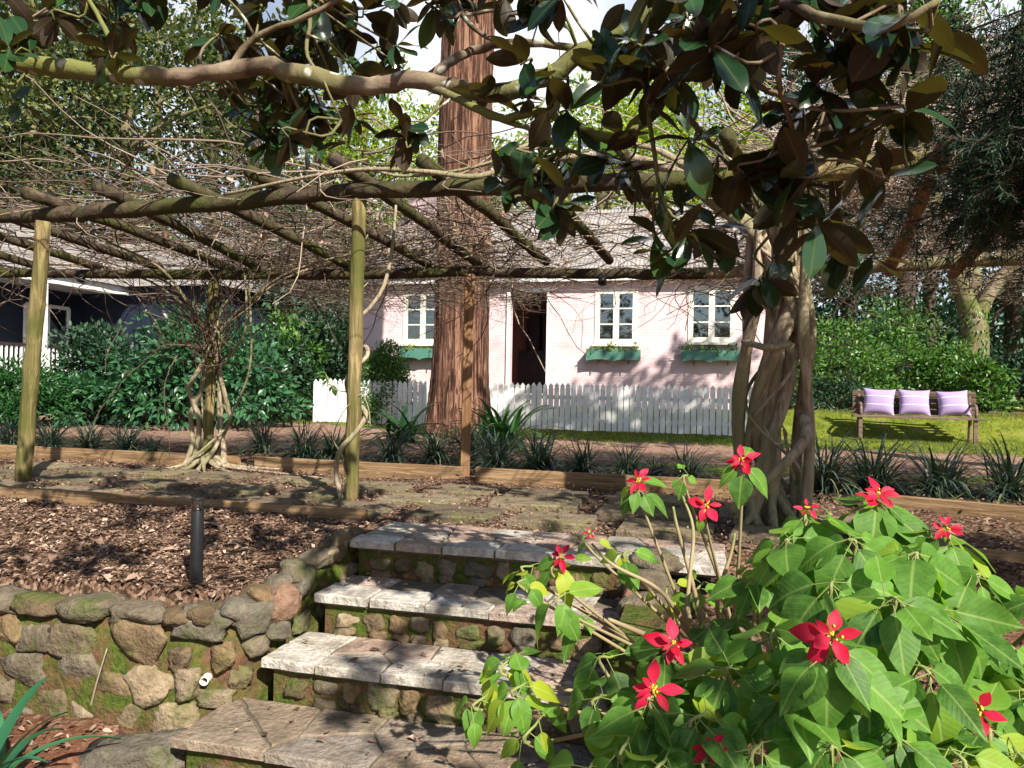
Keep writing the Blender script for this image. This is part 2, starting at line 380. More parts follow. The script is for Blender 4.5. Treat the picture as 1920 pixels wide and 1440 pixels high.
# leaf templates: x along the length, y across, z up
def tmpl_simple(w=.45, fold=.1, droop=.12):
    V = np.array([[0, 0, 0], [.3, -w/2, fold], [.7, -w*.42, fold*.7-droop*.5], [1, 0, -droop], [.7, w*.42, fold*.7-droop*.5], [.3, w/2, fold], [.5, 0, 0]])
    return V, [np.array([[0, 1, 2, 6], [6, 2, 3, 4], [0, 6, 4, 5]])], None
def tmpl_grid(prof, nl=8, nw=4, fold=.08, droop=.2, cup=0., wave=0.):
    x = np.linspace(0, 1, nl+1); w = np.interp(x, *zip(*prof)); V = []; U = []
    for i, a in enumerate(x):
        for j in range(nw+1):
            t = j/nw*2-1
            V.append([a, t*w[i]/2, fold*abs(t)*w[i]-droop*a*a+wave*math.sin(a*9+t*2)*abs(t)]); U.append([a, .5+t/2*max(w[i], .05)/max(w)])
    F = [[i*(nw+1)+j, (i+1)*(nw+1)+j, (i+1)*(nw+1)+j+1, i*(nw+1)+j+1] for i in range(nl) for j in range(nw)]
    return np.array(V), [np.array(F)], np.array(U)
def tmpl_strap(n=6, w=.06, arc=1.):
    V = []; F = []
    for i in range(n+1):
        t = i/n; ww = w*(1-.85*t**2.2)/2
        V += [[0, 0, 0]]*0+[[t, -ww, .012], [t, 0, 0], [t, ww, .012]]
    for i in range(n):
        for j in (0, 1): F.append([i*3+j, i*3+3+j, i*3+4+j, i*3+1+j])
    return np.array(V), [np.array(F)], None
T_S = tmpl_simple()
T_N = tmpl_simple(.22, .04, .1)
T_MAG = tmpl_grid([(0, .02), (.08, .06), (.25, .3), (.5, .46), (.72, .42), (.9, .22), (1, .02)], 9, 4, .09, .1, 0, .012)
T_POI = tmpl_grid([(0, .03), (.05, .24), (.16, .54), (.32, .68), (.52, .6), (.72, .37), (.88, .15), (1, .01)], 11, 6, .05, .22, 0, .018)
T_BRA = tmpl_grid([(0, .04), (.12, .13), (.32, .42), (.52, .5), (.72, .38), (.89, .17), (1, .01)], 8, 4, .1, .12, 0, .02)
T_HYD = tmpl_grid([(0, .03), (.15, .3), (.4, .5), (.7, .32), (1, .01)], 4, 2, .12, .25)

def leaves(name, tm, pos, dr, nm, size, mat, parent=None, rnd=None, smooth=True, wid=None, bend=None, twist=None):
    TV, TF, TU = tm; n = len(pos); k = len(TV)
    X = unit(dr); Z = unit(nm-X*np.sum(nm*X, 1)[:, None]); Y = np.cross(Z, X)
    s = np.broadcast_to(np.asarray(size, float), (n,))[:, None, None]
    wv = 1. if wid is None else wid[:, None, None]
    zt = np.broadcast_to(TV[None, :, 2:3], (n, k, 1))
    if bend is not None: zt = zt+bend[:, None, None]*TV[None, :, :1]**2
    if twist is not None: zt = zt+twist[:, None, None]*TV[None, :, 1:2]*TV[None, :, :1]
    V = pos[:, None]+s*(TV[None, :, :1]*X[:, None]+TV[None, :, 1:2]*wv*Y[:, None]+zt*Z[:, None])
    F = [(f[None]+(np.arange(n)*k)[:, None, None]).reshape(-1, f.shape[1]) for f in TF]
    if rnd is None: rnd = R.random(n)
    return mesh_np(name, V.reshape(-1, 3), F, mat, parent, np.repeat(rnd, k), np.tile(TU, (n, 1)) if TU is not None else None, smooth)

def twig_batch(P, rr, sides=3):
    """P (n,m,3) polylines, rr (n,m) radii -> verts, quads"""
    n, m, _ = P.shape; T = unit(np.gradient(P, axis=1))
    ref = np.where(np.abs(T[..., 2:3]) < .8, np.array([0, 0, 1.]), np.array([1., 0, 0]))
    N = unit(np.cross(T, ref)); B = np.cross(T, N)
    a = np.arange(sides)*2*math.pi/sides
    V = P[:, :, None]+rr[:, :, None, None]*(np.cos(a)[None, None, :, None]*N[:, :, None]+np.sin(a)[None, None, :, None]*B[:, :, None])
    i = np.arange(n)[:, None, None]*m*sides+np.arange(m-1)[None, :, None]*sides; k = np.arange(sides)[None, None]; k2 = (k+1) % sides
    F = np.stack([i+k, i+k2, i+sides+k2, i+sides+k], -1).reshape(-1, 4)
    return V.reshape(-1, 3), F
def walk(start, d0, m, step, turn, pull=0., flat=1.):
    n = len(start); P = np.zeros((n, m, 3)); P[:, 0] = start; d = unit(d0); acc = rdir(n)*.5
    for i in range(1, m):
        acc = acc*.6+R.normal(size=(n, 3))*turn; acc[:, 2] *= flat
        d = unit(d+acc+np.array([0, 0, pull])); P[:, i] = P[:, i-1]+d*np.broadcast_to(step, (n,))[:, None]
    return P
def smooth_path(pts, n=24):
    P = np.asarray(pts, float); m = len(P); out = []
    Q = np.concatenate([[2*P[0]-P[1]], P, [2*P[-1]-P[-2]]])
    for t in np.linspace(0, m-1-1e-6, n):
        i = int(t); f = t-i; a, b, c, d = Q[i:i+4]
        out.append(.5*((2*b)+(-a+c)*f+(2*a-5*b+4*c-d)*f*f+(-a+3*b-3*c+d)*f**3))
    return np.array(out)

_b = bmesh.new(); bmesh.ops.create_icosphere(_b, subdivisions=3, radius=1.)
ICO_V = np.array([v.co[:] for v in _b.verts]); ICO_F = np.array([[v.index for v in f.verts] for f in _b.faces]); _b.free()
def add_stone(mb, c, size, basis=None, block=.72, rough=.12, r=None):
    p = np.sign(ICO_V)*np.abs(ICO_V)**block
    q = np.zeros(len(p))
    for k in range(9):
        w = R.normal(size=3)*(1.5+k*1.25); q += np.sin(p@w+R.uniform(0, 6.3))*rough/(1+k*.5)
    for k in range(5):
        w = rdir(1)[0]*[1, 1.6, 1]; h = R.uniform(.72, .95); e = p@unit(w); p = p-np.outer(np.maximum(e-h, 0)*.85, unit(w))
    p = p*(1+q)[:, None]*np.array(size)/2
    a = R.uniform(-.25, .25); ca, sa = math.cos(a), math.sin(a)
    p = p @ np.array([[ca, 0, sa], [0, 1, 0], [-sa, 0, ca]])
    if basis is not None: p = p @ np.array(basis)
    mb.addq(p+np.array(c), ICO_F, R.random() if r is None else r)


# ------------------------------------------------------------------ ground
def wall_v(u):                       # face line of the low stone wall (v as a function of u), left of the steps
    return 2.93+.02*np.sin(u*2.1)
def ground_h(u, v):
    bed_l = -.16+(v-3.05)/1.5*.13
    left = np.where(v > 4.55, -.025, np.where(v > 3.08, np.minimum(bed_l, -.025), -.74))
    mid = np.where(v > 3.95, -.03, -.78)
    right = np.interp(v, [-2, .5, 1.6, 3., 4.1, 4.3, 4.6], [-.75, -.72, -.6, -.34, -.16, -.14, -.03])
    a = np.where(u < -2.07, left, np.where(u < -.27, mid, right))
    far = .02+.05*sst(8, 12, v)+.42*sst(14, 15.3, v)+.25*sst(16, 40, v)
    far = far - .1*sst(4, 9, u)*sst(8, 14, v)*0
    uw = np.interp(v, [2.9, 2.98, 3.1, 3.3, 3.55, 3.8, 4., 4.2], [-2.5, -2.3, -2.1, -2.03, -1.99, -1.96, -1.94, -1.94])-.1
    a = np.where((u >= uw) & (u < -.27) & (v < 4.), -.78, a)
    h = np.where(v > 6.75, np.maximum(far-.02, -.02), a)
    und = .012*np.sin(u*3.1+v*1.3)+.01*np.sin(u*1.7-v*4.1)+.006*np.sin(u*9+v*7)
    return h+und*np.where((u > -2.07) & (u < -.27) & (v < 4.5), 0, 1)
gu = np.concatenate([[-220, -120, -70, -45, -32, -25], np.arange(-20, -8, .35), np.arange(-8, 5, .055), np.arange(5, 14, .4), [16, 20, 28, 45, 80, 140, 220]])
gv_ = np.concatenate([[-90, -40, -18, -9, -5], np.arange(-3, 1.2, .2), np.arange(1.2, 8.2, .055), np.arange(8.2, 17, .15), np.arange(17, 30, 1.), [34, 40, 55, 80, 130, 220]])
UU, VV = np.meshgrid(gu, gv_, indexing='ij')
HH = ground_h(UU, VV)
near = (UU > -8) & (UU < 5) & (VV > 1) & (VV < 8)
HH = HH+np.where(near, R.normal(size=HH.shape)*.007, 0)
nu, nv = UU.shape
idx = np.arange(nu*nv).reshape(nu, nv)
GF = np.stack([idx[:-1, :-1], idx[1:, :-1], idx[1:, 1:], idx[:-1, 1:]], -1).reshape(-1, 4)
go = mesh_np('ground', np.stack([UU, VV, HH], -1).reshape(-1, 3), [GF], MT['ground'])
pu = 11.5+1.7*sst(-3, -7.5, UU)
path = sst(8.6, 9.1, VV)*(1-sst(pu-.3, pu+.3, VV))
lawn = np.maximum(sst(pu-.2, pu+.4, VV)*(1-.75*sst(-7.5, -8.5, UU))*(1-sst(15, 16, VV)*.6), .62*sst(7.9, 8.5, VV)*(1-sst(8.7, 9.2, VV))*sst(-3, 0, UU))
lawn = np.maximum(lawn, sst(17, 22, VV)*.75)
redz = (1-sst(2.7, 3.1, VV))+sst(0, .6, UU)*(1-sst(4.3, 4.6, VV))*.5
for nm, ar in (('path', path), ('lawn', lawn), ('red', np.clip(redz, 0, 1))):
    a = go.data.attributes.new(nm, 'FLOAT', 'POINT'); a.data.foreach_set('value', ar.astype(np.float32).ravel())
tag(go, 'brown garden soil with a reddish gravel path and strips of lawn', 'ground', kind='structure')

# lawn blades
n = 42000
gx = R.uniform(-8.5, 9.5, n); gy = R.uniform(11., 17., n)
k = (gy > 11.4+1.7*sst(-3, -7.5, gx)+R.normal(size=n)*.25) & ~((gy > 15.2) & (gx < 2.2))
gx, gy = gx[k], gy[k]; n = len(gx)
dr = np.stack([R.normal(size=n)*.5, R.normal(size=n)*.5, np.full(n, 1.)], 1)
gl = leaves('lawn_grass', tmpl_simple(.16, .02, .2), np.stack([gx, gy, ground_h(gx, gy)-.005], 1), dr, rdir(n), R.uniform(.03, .075, n), MT['grass'])
tag(gl, 'short sunlit lawn grass below the picket fence and bench', 'grass', kind='stuff')

# ------------------------------------------------------------------ leaf litter on the beds, terrace and steps
def litter(n, u0, u1, v0, v1, smin, smax, zf=None, flat=.35):
    u = R.uniform(u0, u1, n); v = R.uniform(v0, v1, n); z = (ground_h(u, v) if zf is None else zf(u, v))+R.uniform(.003, .022, n)
    a = R.uniform(0, 6.28, n); tl = R.normal(size=n)*flat*.5
    return np.stack([u, v, z], 1), np.stack([np.cos(a), np.sin(a), tl], 1), np.stack([R.normal(size=n)*flat, R.normal(size=n)*flat, np.ones(n)], 1), R.uniform(smin, smax, n)
parts = [litter(6500, -7.5, -2.1, 3.1, 4.5, .018, .05), litter(260, -7.5, -2.1, 3.1, 4.5, .06, .11),
         litter(2200, -8, 4, 4.45, 6.7, .015, .045, lambda u, v: np.full_like(u, .012)), litter(6000, -8, 4, 4.45, 6.7, .012, .035), litter(3600, -8, 5, 6.75, 8.4, .015, .05), litter(500, -8, 4, 4.4, 6.7, .05, .09),
         litter(1200, -4.5, -1.9, 1.6, 2.85, .02, .06), litter(2200, -.1, 4.5, 1.2, 4.5, .025, .07),
         litter(1500, -9, 8, 8.4, 12, .02, .05), litter(11000, -7.5, -2.1, 3.1, 4.5, .01, .03), litter(2500, -2.1, 3, 4.4, 5.2, .012, .035)]
def zstep(u, v): return np.where(v > 3.87, .01, np.where(v > 3.46, -.19, np.where(v > 3.07, -.39, -.59)))
parts.append(litter(95, -1.95, -.4, 2.72, 4.3, .02, .065, zstep, .2))
P_, D_, N_, S_ = [np.concatenate(a) for a in zip(*parts)]
lo = leaves('leaf_litter', tmpl_simple(.42, .12, .22), P_, D_, N_, S_, MT['litter'], rnd=np.clip(R.beta(2, 2.2, len(P_)), 0, 1))
tag(lo, 'dry brown fallen leaves scattered over the beds, terrace and steps', 'leaves', kind='stuff')

# ------------------------------------------------------------------ stone steps
SU0, SU1 = -1.99, -.36
steps = thing('stone_steps', (-1.15, 3.3, -.75), 'wide mossy stone steps with pale crazy paved treads', 'steps')
tread = [(3.86, 4.46, 0.), (3.46, 3.88, -.2), (3.07, 3.48, -.4), (2.66, 3.09, -.6)]
UL = [-1.93, -1.92, -1.97, -2.12]
for i, (v0, v1, z) in enumerate(tread):
    mb = MB(); u0 = UL[i]; u1 = SU1 if i else .12
    big = i == 3; w_, d_ = u1-u0, v1-v0; pts = []
    sx = .4 if big else .27; ny = 2 if i else 3
    for q in range(ny):
        k_ = max(3, int(w_/sx*(1 if q == 0 else 1.25)))
        for j in range(k_): pts.append((u0+(j+.5+(q % 2)*.3+R.uniform(-.24, .24))*w_/k_, v0+d_*((q+.5)/ny+R.uniform(-.08, .08)*(q > 0))))
    pts = np.array(pts)
    for j, c in enumerate(pts):
        poly = [np.array(p_) for p_ in ((u0, v0), (u1, v0), (u1, v1), (u0, v1))]
        for l, o_ in enumerate(pts):
            if l == j: continue
            m0, nn = (c+o_)/2, (o_-c)/np.linalg.norm(o_-c); m0 = m0-nn*.006; out = []
            for e in range(len(poly)):
                A_, B_ = poly[e], poly[(e+1) % len(poly)]; da, db = (A_-m0) @ nn, (B_-m0) @ nn
                if da <= 0: out.append(A_)
                if da*db < 0: out.append(A_+(B_-A_)*da/(da-db))
            poly = out
            if len(poly) < 3: break
        if len(poly) < 3: continue
        poly = [p_+R.uniform(-.006, .006, 2) for p_ in poly]
        # subdivide the outline a little so the edges are not ruler straight
        fine = []
        for e in range(len(poly)):
            A_, B_ = poly[e], poly[(e+1) % len(poly)]; L_ = np.linalg.norm(B_-A_); m_n = max(1, int(L_/.07))
            nn = np.array([-(B_-A_)[1], (B_-A_)[0]])/(L_+1e-9)
            fine += [A_+(B_-A_)*t_/m_n+nn*(R.uniform(-.005, .005) if t_ else 0) for t_ in range(m_n)]
        front = c[1] < v0+d_*.42
        if i in (1, 2) and not front and R.random() < .25: continue
        rv = R.choice([.0, .3, .35, .95, 1., .5]) if front else R.choice([.05, .3, .5, .58, .75, .55])
        mb.prism(fine, z-.042, z+R.uniform(-.003, .004), .006, rv)
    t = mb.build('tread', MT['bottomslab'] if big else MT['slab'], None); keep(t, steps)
    jb = MB().box(((u0+u1)/2+.02, (v0+v1)/2+.02, z-.035), (u1-u0-.03, v1-v0-.02, .05)).build('tread_bed', MT['joint'])
    keep(jb, steps)
for i, (v0, v1, z) in enumerate(tread):
    zb = z-.2 if i < 3 else -.8
    rb = MB().box(((UL[i]+SU1)/2+.01, v0+.14, (z-.06+zb)/2-.02), (SU1-UL[i]-.06, .2, z-.06-zb+.06)).build('riser', MT['mortar'])
    keep(rb, steps)
    mb = MB(); u = UL[i]+.09
    while u < SU1-.03:
        w = R.uniform(.09, .17); h = R.uniform(.085, .125)
        add_stone(mb, (u+w/2, v0+.052, zb+.055+R.uniform(.0, .03)+(.0)), (w*.92, .07, h), None, .66, .14)
        if R.random() < .75: add_stone(mb, (u+w/2+R.uniform(-.03, .03), v0+.05, zb+.008), (w*.8, .09, .06), None, .7, .12)
        u += w+R.uniform(.005, .03)
    sb = mb.build('riser_stones', MT['stone'], rb, True)

# ------------------------------------------------------------------ stone walls
def wall_path():
    a = [(u, float(wall_v(u))) for u in np.linspace(-6.6, -2.5, 16)]
    return a+[(-2.28, 2.98), (-2.1, 3.07), (-2.02, 3.27), (-1.99, 3.55), (-1.96, 3.8), (-1.94, 3.98)]
wp = np.array(wall_path())
wtop = np.array([-.2]*16+[-.2, -.17, -.12, -.07, -.03, -.01])
rw = thing('retaining_wall', (-3.4, 3.0, -.75), 'low rounded fieldstone wall with mossy mortar left of the steps', 'stone wall')
mb = MB(); tn = np.gradient(wp, axis=0); tn /= np.linalg.norm(tn, axis=1)[:, None]; nr = np.c_[tn[:, 1], -tn[:, 0]]   # outward (towards the viewer / steps)
rows = []
for k, (off, zz) in enumerate([(.035, -.82), (.014, -.5), (-.012, -.12), (-.1, -.06), (-.2, -.1)]):
    z = np.where(k < 2, zz, wtop-.05 if k == 2 else wtop-.02-(.05 if k == 4 else 0)); rows.append(np.c_[wp+nr*off, np.broadcast_to(z, (len(wp),))])
V = np.concatenate(rows); m_ = len(wp)
mb.addq(V, np.array([[k*m_+i, k*m_+i+1, (k+1)*m_+i+1, (k+1)*m_+i] for k in range(4) for i in range(m_-1)]))
body = mb.build('mortar_core', MT['mortar'], None, True); keep(body, rw)
def at_wall(px, py):
    best = None; r = ray(px, py)
    for i in range(len(wp)-1):
        p0 = np.r_[wp[i], 0]; nn = np.r_[nr[i], 0]; q = onpl(px, py, p0, nn)
        t = (q[:2]-wp[i]) @ (wp[i+1]-wp[i])/np.sum((wp[i+1]-wp[i])**2)
        if -.05 <= t <= 1.05: best = (q, i)
        if best: break
    return best
sl_ = [(20, 1180, 42, 50, .3), (72, 1195, 80, 58, .5), (135, 1203, 85, 70, .45), (258, 1208, 100, 78, .35), (375, 1172, 105, 64, .55), (466, 1160, 78, 66, .55),
       (155, 1250, 75, 62, .6), (222, 1278, 62, 62, .35), (290, 1278, 80, 76, .8), (355, 1282, 48, 58, .75), (405, 1308, 70, 40, .7), (338, 1236, 40, 48, .4), (418, 1232, 42, 50, .2),
       (168, 1335, 72, 62, .7), (243, 1345, 76, 70, .4), (328, 1348, 74, 60, .8), (55, 1255, 70, 55, .5), (15, 1290, 55, 60, .45), (95, 1305, 62, 60, .4), (35, 1345, 70, 50, .5),
       (532, 1132, 52, 78, .95), (570, 1095, 40, 52, .55), (620, 1042, 38, 30, .75), (565, 1170, 36, 44, .6), (520, 1185, 40, 40, .55), (655, 1075, 30, 40, .5), (605, 1130, 34, 40, .5), (480, 1215, 46, 40, .5), (450, 1270, 40, 40, .4), (640, 1010, 34, 30, .7)]
mb = MB()
for px, py, w, h, rv in sl_:
    b = at_wall(px, py)
    if b is None: continue
    q, i = b; d = (q-EYE) @ FW; cs = max(.5, abs(float(np.r_[nr[i], 0] @ unit(np.array(ray(px, py))))))
    T = np.r_[tn[i], 0]; Nn = np.r_[nr[i], 0]
    add_stone(mb, q-Nn*.004, (w*d/FPX*1.0/cs**.6, .075, h*d/FPX*1.0), [T, Nn, UZ], .62, .16, rv)
for k in range(60):                   # far left run, out of reach of the list
    i = R.integers(0, 4); f = R.random(); p = wp[i]*(1-f)+wp[i+1]*f
    add_stone(mb, np.r_[p, R.uniform(-.75, -.25)]-np.r_[nr[i], 0]*.004, (R.uniform(.13, .26), .075, R.uniform(.1, .19)), [np.r_[tn[i], 0], np.r_[nr[i], 0], UZ], .68, .13)
st = mb.build('face_stones', MT['stone'], None, True); keep(st, rw)
mb = MB(); cum = np.r_[0, np.cumsum(np.linalg.norm(np.diff(wp, axis=0), axis=1))]; s_ = .0
while s_ < cum[-1]-.05:
    w = R.uniform(.17, .32); c = s_+w/2
    p = np.array([np.interp(c, cum, wp[:, 0]), np.interp(c, cum, wp[:, 1])]); i = min(len(wp)-2, int(np.searchsorted(cum, c))-1)
    if s_ > cum[15]: w *= .75
    add_stone(mb, np.r_[p, np.interp(c, cum, wtop)-.02]-np.r_[nr[i], 0]*.05, (w*1.05, R.uniform(.17, .23), R.uniform(.09, .13)), [np.r_[tn[i], 0], np.r_[nr[i], 0], UZ], .7, .1, R.choice([.05, .3, .55, .4, .5]))
    s_ += w*.97
cp = mb.build('cap_stones', MT['stone'], None, True); keep(cp, rw)
q, i = at_wall(389, 1270); Nn = np.r_[nr[i], 0]
mb = MB().tube([q-Nn*.05, q+Nn*.045], .021, 16, False).tube([q-Nn*.05, q+Nn*.045], .016, 16, False)
a = np.arange(16)*2*math.pi/16; tt = np.r_[tn[i], 0]
ring = lambda rr: q+Nn*.045+np.outer(np.cos(a)*rr, tt)+np.outer(np.sin(a)*rr, UZ)
mb.add(np.r_[ring(.021), ring(.016)], [(k, (k+1) % 16, 16+(k+1) % 16, 16+k) for k in range(16)])
keep(mb.build('drain_pipe', MT['pvc'], None, True), rw)
# right hand cheek wall, mostly behind the poinsettia
rw2 = thing('retaining_wall', (-.2, 3.4, -.75), 'short reddish stone wall right of the steps behind the poinsettia', 'stone wall')
mb = MB().box((-.23, 3.4, -.45), (.2, 1.1, .72)); keep(mb.build('mortar_core', MT['mortar'], None), rw2)
mb = MB()
for z in (-.7, -.55, -.4, -.26, -.12):
    for v in np.arange(2.9, 3.95, .17):
        if z > -.5+(v-2.9)*.45+.12: continue
        add_stone(mb, (-.33, v+R.uniform(-.03, .03), z), (.08, .17, .14), None, .7, .12, R.choice([1., .9, .3, .5]))
    if z < -.25: add_stone(mb, (-.23, 2.86, z), (.2, .08, .14), None, .7, .12, 1.)
for v in np.arange(2.9, 4.1, .2): add_stone(mb, (-.24, v, -.33+(v-2.9)*.27+.06), (.26, .22, .1), None, .7, .1, R.choice([.9, .5, .3]))
keep(mb.build('face_stones', MT['stone'], None, True), rw2)
mb = MB(); p = onz(262, 1415, -.74)
add_stone(mb, (p[0]-.02, p[1]+.0, -.76), (.48, .26, .15), None, .62, .17, .55)
bo = mb.build('boulder', MT['stone'], None, True); tag(bo, 'low flat mossy boulder at the foot of the stone wall', 'boulder')
a, b = onz(165, 1345, -.72), at_wall(210, 1212)[0]
tw = MB().tube(smooth_path([a, (a+b)/2+np.array([.01, -.03, .01]), b+np.array([0, -.03, 0])], 10), np.linspace(.005, .003, 10), 5, True, .9)
tag(tw.build('fallen_twig', MT['twig'], None, True), 'thin bare twig leaning against the stone wall', 'twig')

# ------------------------------------------------------------------ timber edging
def timber(p, q, h, w, label, zb=-.08, mat='timber'):
    p, q = np.array(p), np.array(q); c = (p+q)/2; L = np.linalg.norm(q-p); a = math.atan2(q[1]-p[1], q[0]-p[0])
    o = MB().box((0, 0, h/2), (L, w, h)).build('timber_edging', MT[mat], None, False, .006)
    o.location = (c[0], c[1], zb); o.rotation_euler.z = a
    return tag(o, label, 'timber edging', 'timber edging round the terrace')
timber((-7.4, 4.58), (-2.17, 4.58), .155, .055, 'long yellow timber board edging the mulch bed in front of the posts', -.115)
timber((-9.5, 6.72), (-4.62, 6.74), .17, .05, 'sunlit yellow timber board behind the terrace, left of the twisted trunk', -.06)
timber((-4.45, 6.76), (-2.2, 6.72), .17, .05, 'brown timber board between the twisted trunk and the brown post', -.06)
timber((-2.07, 6.71), (.3, 6.66), .17, .05, 'reddish timber board right of the brown square post', -.06)
timber((1.2, 6.45), (3.6, 5.6), .15, .06, 'weathered timber rail behind the right end of the terrace', -.06)
a, b = onz(1790, 1032, 0), onz(2100, 1044, 0)
timber((1.02, a[1]), (3.2, a[1]-.12), .17, .06, 'red brown timber board behind the poinsettia bush', -.15)

# ------------------------------------------------------------------ terrace pavers
ordn = ['first', 'second', 'third', 'fourth', 'fifth', 'sixth', 'seventh', 'eighth', 'ninth', 'tenth', 'eleventh', 'twelfth']
for row, (v, u0, n, nm) in enumerate([(4.86, -6.75, 11, 'row nearest the steps'), (5.42, -7.1, 11, 'middle row'), (6.0, -6.6, 9, 'row nearest the back timber')]):
    u = u0
    for k in range(n):
        w = R.uniform(.52, .68); d = R.uniform(.36, .46); mb = MB()
        jit = lambda s=.02: R.uniform(-s, s)
        poly = [(-w/2+jit(), -d/2+jit()), (0, -d/2+jit()), (w/2+jit(), -d/2+jit()), (w/2+jit(), d/2+jit()), (jit(.1), d/2+jit()), (-w/2+jit(), d/2+jit())]
        mb.prism(poly, -.05, .028+R.uniform(-.012, .012), .01, R.random())
        o = mb.build('stone_paver', MT['paver']); o.location = (u+w/2, v+R.uniform(-.05, .05), -.012); o.rotation_euler.z = R.uniform(-.14, .14)
        o.rotation_euler.x = R.uniform(-.015, .015)
        tag(o, f'{ordn[k]} mossy stone paver from the left in the {nm}', 'paver', 'stone pavers on the terrace')
        u += w+R.uniform(.1, .26)

# ------------------------------------------------------------------ bollard light
p = onz(368, 1093, -.13)
bl = thing('bollard_light', (p[0], p[1], -.14), 'black cylindrical bollard light with clear top in the mulch bed', 'garden light')
MB().tube([(0, 0, -.05), (0, 0, .375)], .031, 28).build('post', MT['black'], bl, True, .001)
MB().tube([(0, 0, .375), (0, 0, .424)], .029, 28, False).build('lens', MT['glass'], bl, True)
MB().tube([(0, 0, .378), (0, 0, .386)], .024, 20).build('lamp_base', MT['metal'], bl, True)
MB().tube([(0, 0, .424), (0, 0, .436)], .032, 28).build('cap', MT['black'], bl, True, .001)

# ------------------------------------------------------------------ pergola
pg = thing('pergola', (-2.5, 5.7, 0), 'rustic round pole pergola over the paved terrace', 'pergola')
def pole(name, pts, r0, r1, mat, n=14, sides=14, wob=.012):
    P = smooth_path(pts, n); P[1:-1] += R.normal(size=(n-2, 3))*wob*.4
    o = MB().tube(P, np.linspace(r0, r1, n)*(1+R.normal(size=n)*.03), sides, True).build(name, MT[mat], None, True)
    return keep(o, pg)
VF, VB = 5.0, 6.62
tL, tM, tR = onv(81, 415, 4.95), onv(674, 365, 5.0), onv(1458, 330, 5.12)
bL, bM, bR = onz(43, 912, -.04), onz(659, 948, -.04), onz(1441, 990, -.04)
pole('post', [bL, (bL+tL)/2, tL], .064, .056, 'post'); pole('post', [bM, (bM+tM)/2, tM], .056, .052, 'post'); pole('post', [bR, (bR+tR)/2, tR], .07, .062, 'vine')
pole('post', [(-4.93, 6.62, -.05), (-4.9, 6.64, 1.0), (-4.88, 6.62, 1.93)], .05, .048, 'post')
pole('post', [(-8.3, 4.95, -.05), (-8.25, 4.95, 1.2), (-8.2, 4.97, 2.22)], .06, .055, 'post'); pole('post', [(-7.9, 6.62, -.05), (-7.9, 6.62, 1.), (-7.9, 6.62, 1.9)], .05, .05, 'post')
pole('post', [(3.3, 5.1, -.05), (3.3, 5.1, 1.2), (3.3, 5.1, 2.2)], .06, .06, 'post'); pole('post', [(3.1, 6.6, -.05), (3.1, 6.6, 1.), (3.1, 6.6, 1.9)], .05, .05, 'post')
q = onz(871, 902, -.04); q2 = onv(881, 515, 6.6)
o = MB().box((0, 0, 0), (.088, .088, np.linalg.norm(q2-q)+.05)).build('post', MT['brownpost'], None, False, .004)
o.rotation_euler = Vector(q2-q).to_track_quat('Z', 'Y').to_euler(); o.location = (q+q2)/2+np.array([0, 0, -.02]); keep(o, pg)
B = lambda x, y, v: onv(x, y, v)
pole('beam', [(-8.9, 5.0, 2.2), B(0, 405, VF), B(80, 403, VF)], .058, .062, 'beam'); pole('beam', [B(72, 404, VF), B(350, 385, VF), B(672, 357, VF)], .064, .06, 'beam', 20)
pole('beam', [B(655, 358, VF-.03), B(960, 349, VF), B(1290, 338, VF), B(1320, 336, VF)], .058, .06, 'beam', 20); pole('beam', [B(1290, 340, VF+.02), B(1480, 325, VF), B(1850, 297, VF), (3.6, 5.0, 2.3)], .066, .072, 'post', 20)
pole('beam', [(-9, 6.62, 2.02), B(0, 512, VB), B(330, 515, VB)], .048, .05, 'beam', 16); pole('beam', [B(300, 516, VB), B(600, 514, VB), B(890, 510, VB)], .052, .05, 'beam', 18)
pole('beam', [B(880, 509, VB), B(1100, 513, VB), B(1330, 512, VB)], .046, .05, 'beam', 16); pole('beam', [B(1300, 512, VB), B(1600, 502, VB), B(1920, 484, VB), (3.6, 6.62, 1.95)], .05, .055, 'vine', 18)
rafs = [((45, 360), (420, 492)), ((180, 350), (470, 492)), ((320, 335), (640, 492)), ((465, 320), (790, 497)), ((625, 298), (885, 508)), ((790, 300), (1015, 505)), ((965, 290), (1135, 505))]
ends = [(B(a[0], a[1], 4.72), B(b[0], b[1], 6.62)) for a, b in rafs]
for f, b in ends:
    b = b.copy(); b[2] = 2.05; d = unit(b-f); e = b+d*.12
    pole('rafter', [f, (f+b)/2+np.array([0, 0, .02]), e], .05, .042, 'beam', 12, 12)
for u in (-6.05, -6.75, -7.45, -8.1): pole('rafter', [(u, 4.72, 2.36), (u+.2, 5.7, 2.22), (u+.42, 6.75, 2.06)], .048, .042, 'beam', 10, 12)
for u in (-.58, .1, .7): pole('rafter', [(u, 4.72, 2.44), (u+.17, 5.7, 2.26), (u+.36, 6.75, 2.05)], .048, .042, 'beam', 10, 12)
f, b = B(1778, 262, 4.8), B(1672, 500, 6.62); pole('rafter', [f, (f+b)/2, b+unit(b-f)*.1], .052, .046, 'brownpost', 10, 12)
f, b = B(1990, 300, 4.85), B(1795, 505, 6.62); pole('rafter', [f, (f+b)/2, b+unit(b-f)*.1], .052, .046, 'brownpost', 10, 12)
for k, (x, y) in enumerate([(155, 520), (1130, 522)]):
    q = onv(x, y, 6.53)
    o = MB().tube([q+np.array([0, 0, .03]), q+np.array([0, -.01, -.01]), q+np.array([0, -.03, -.045])], [.022, .036, .04], 14).build('spotlight', MT['black'], None, True)
    tag(o, ['small black spotlight under the back beam beside the yellow post', 'small black spotlight under the back beam in front of the pink wall'][k], 'spotlight', 'spotlights on the back beam')

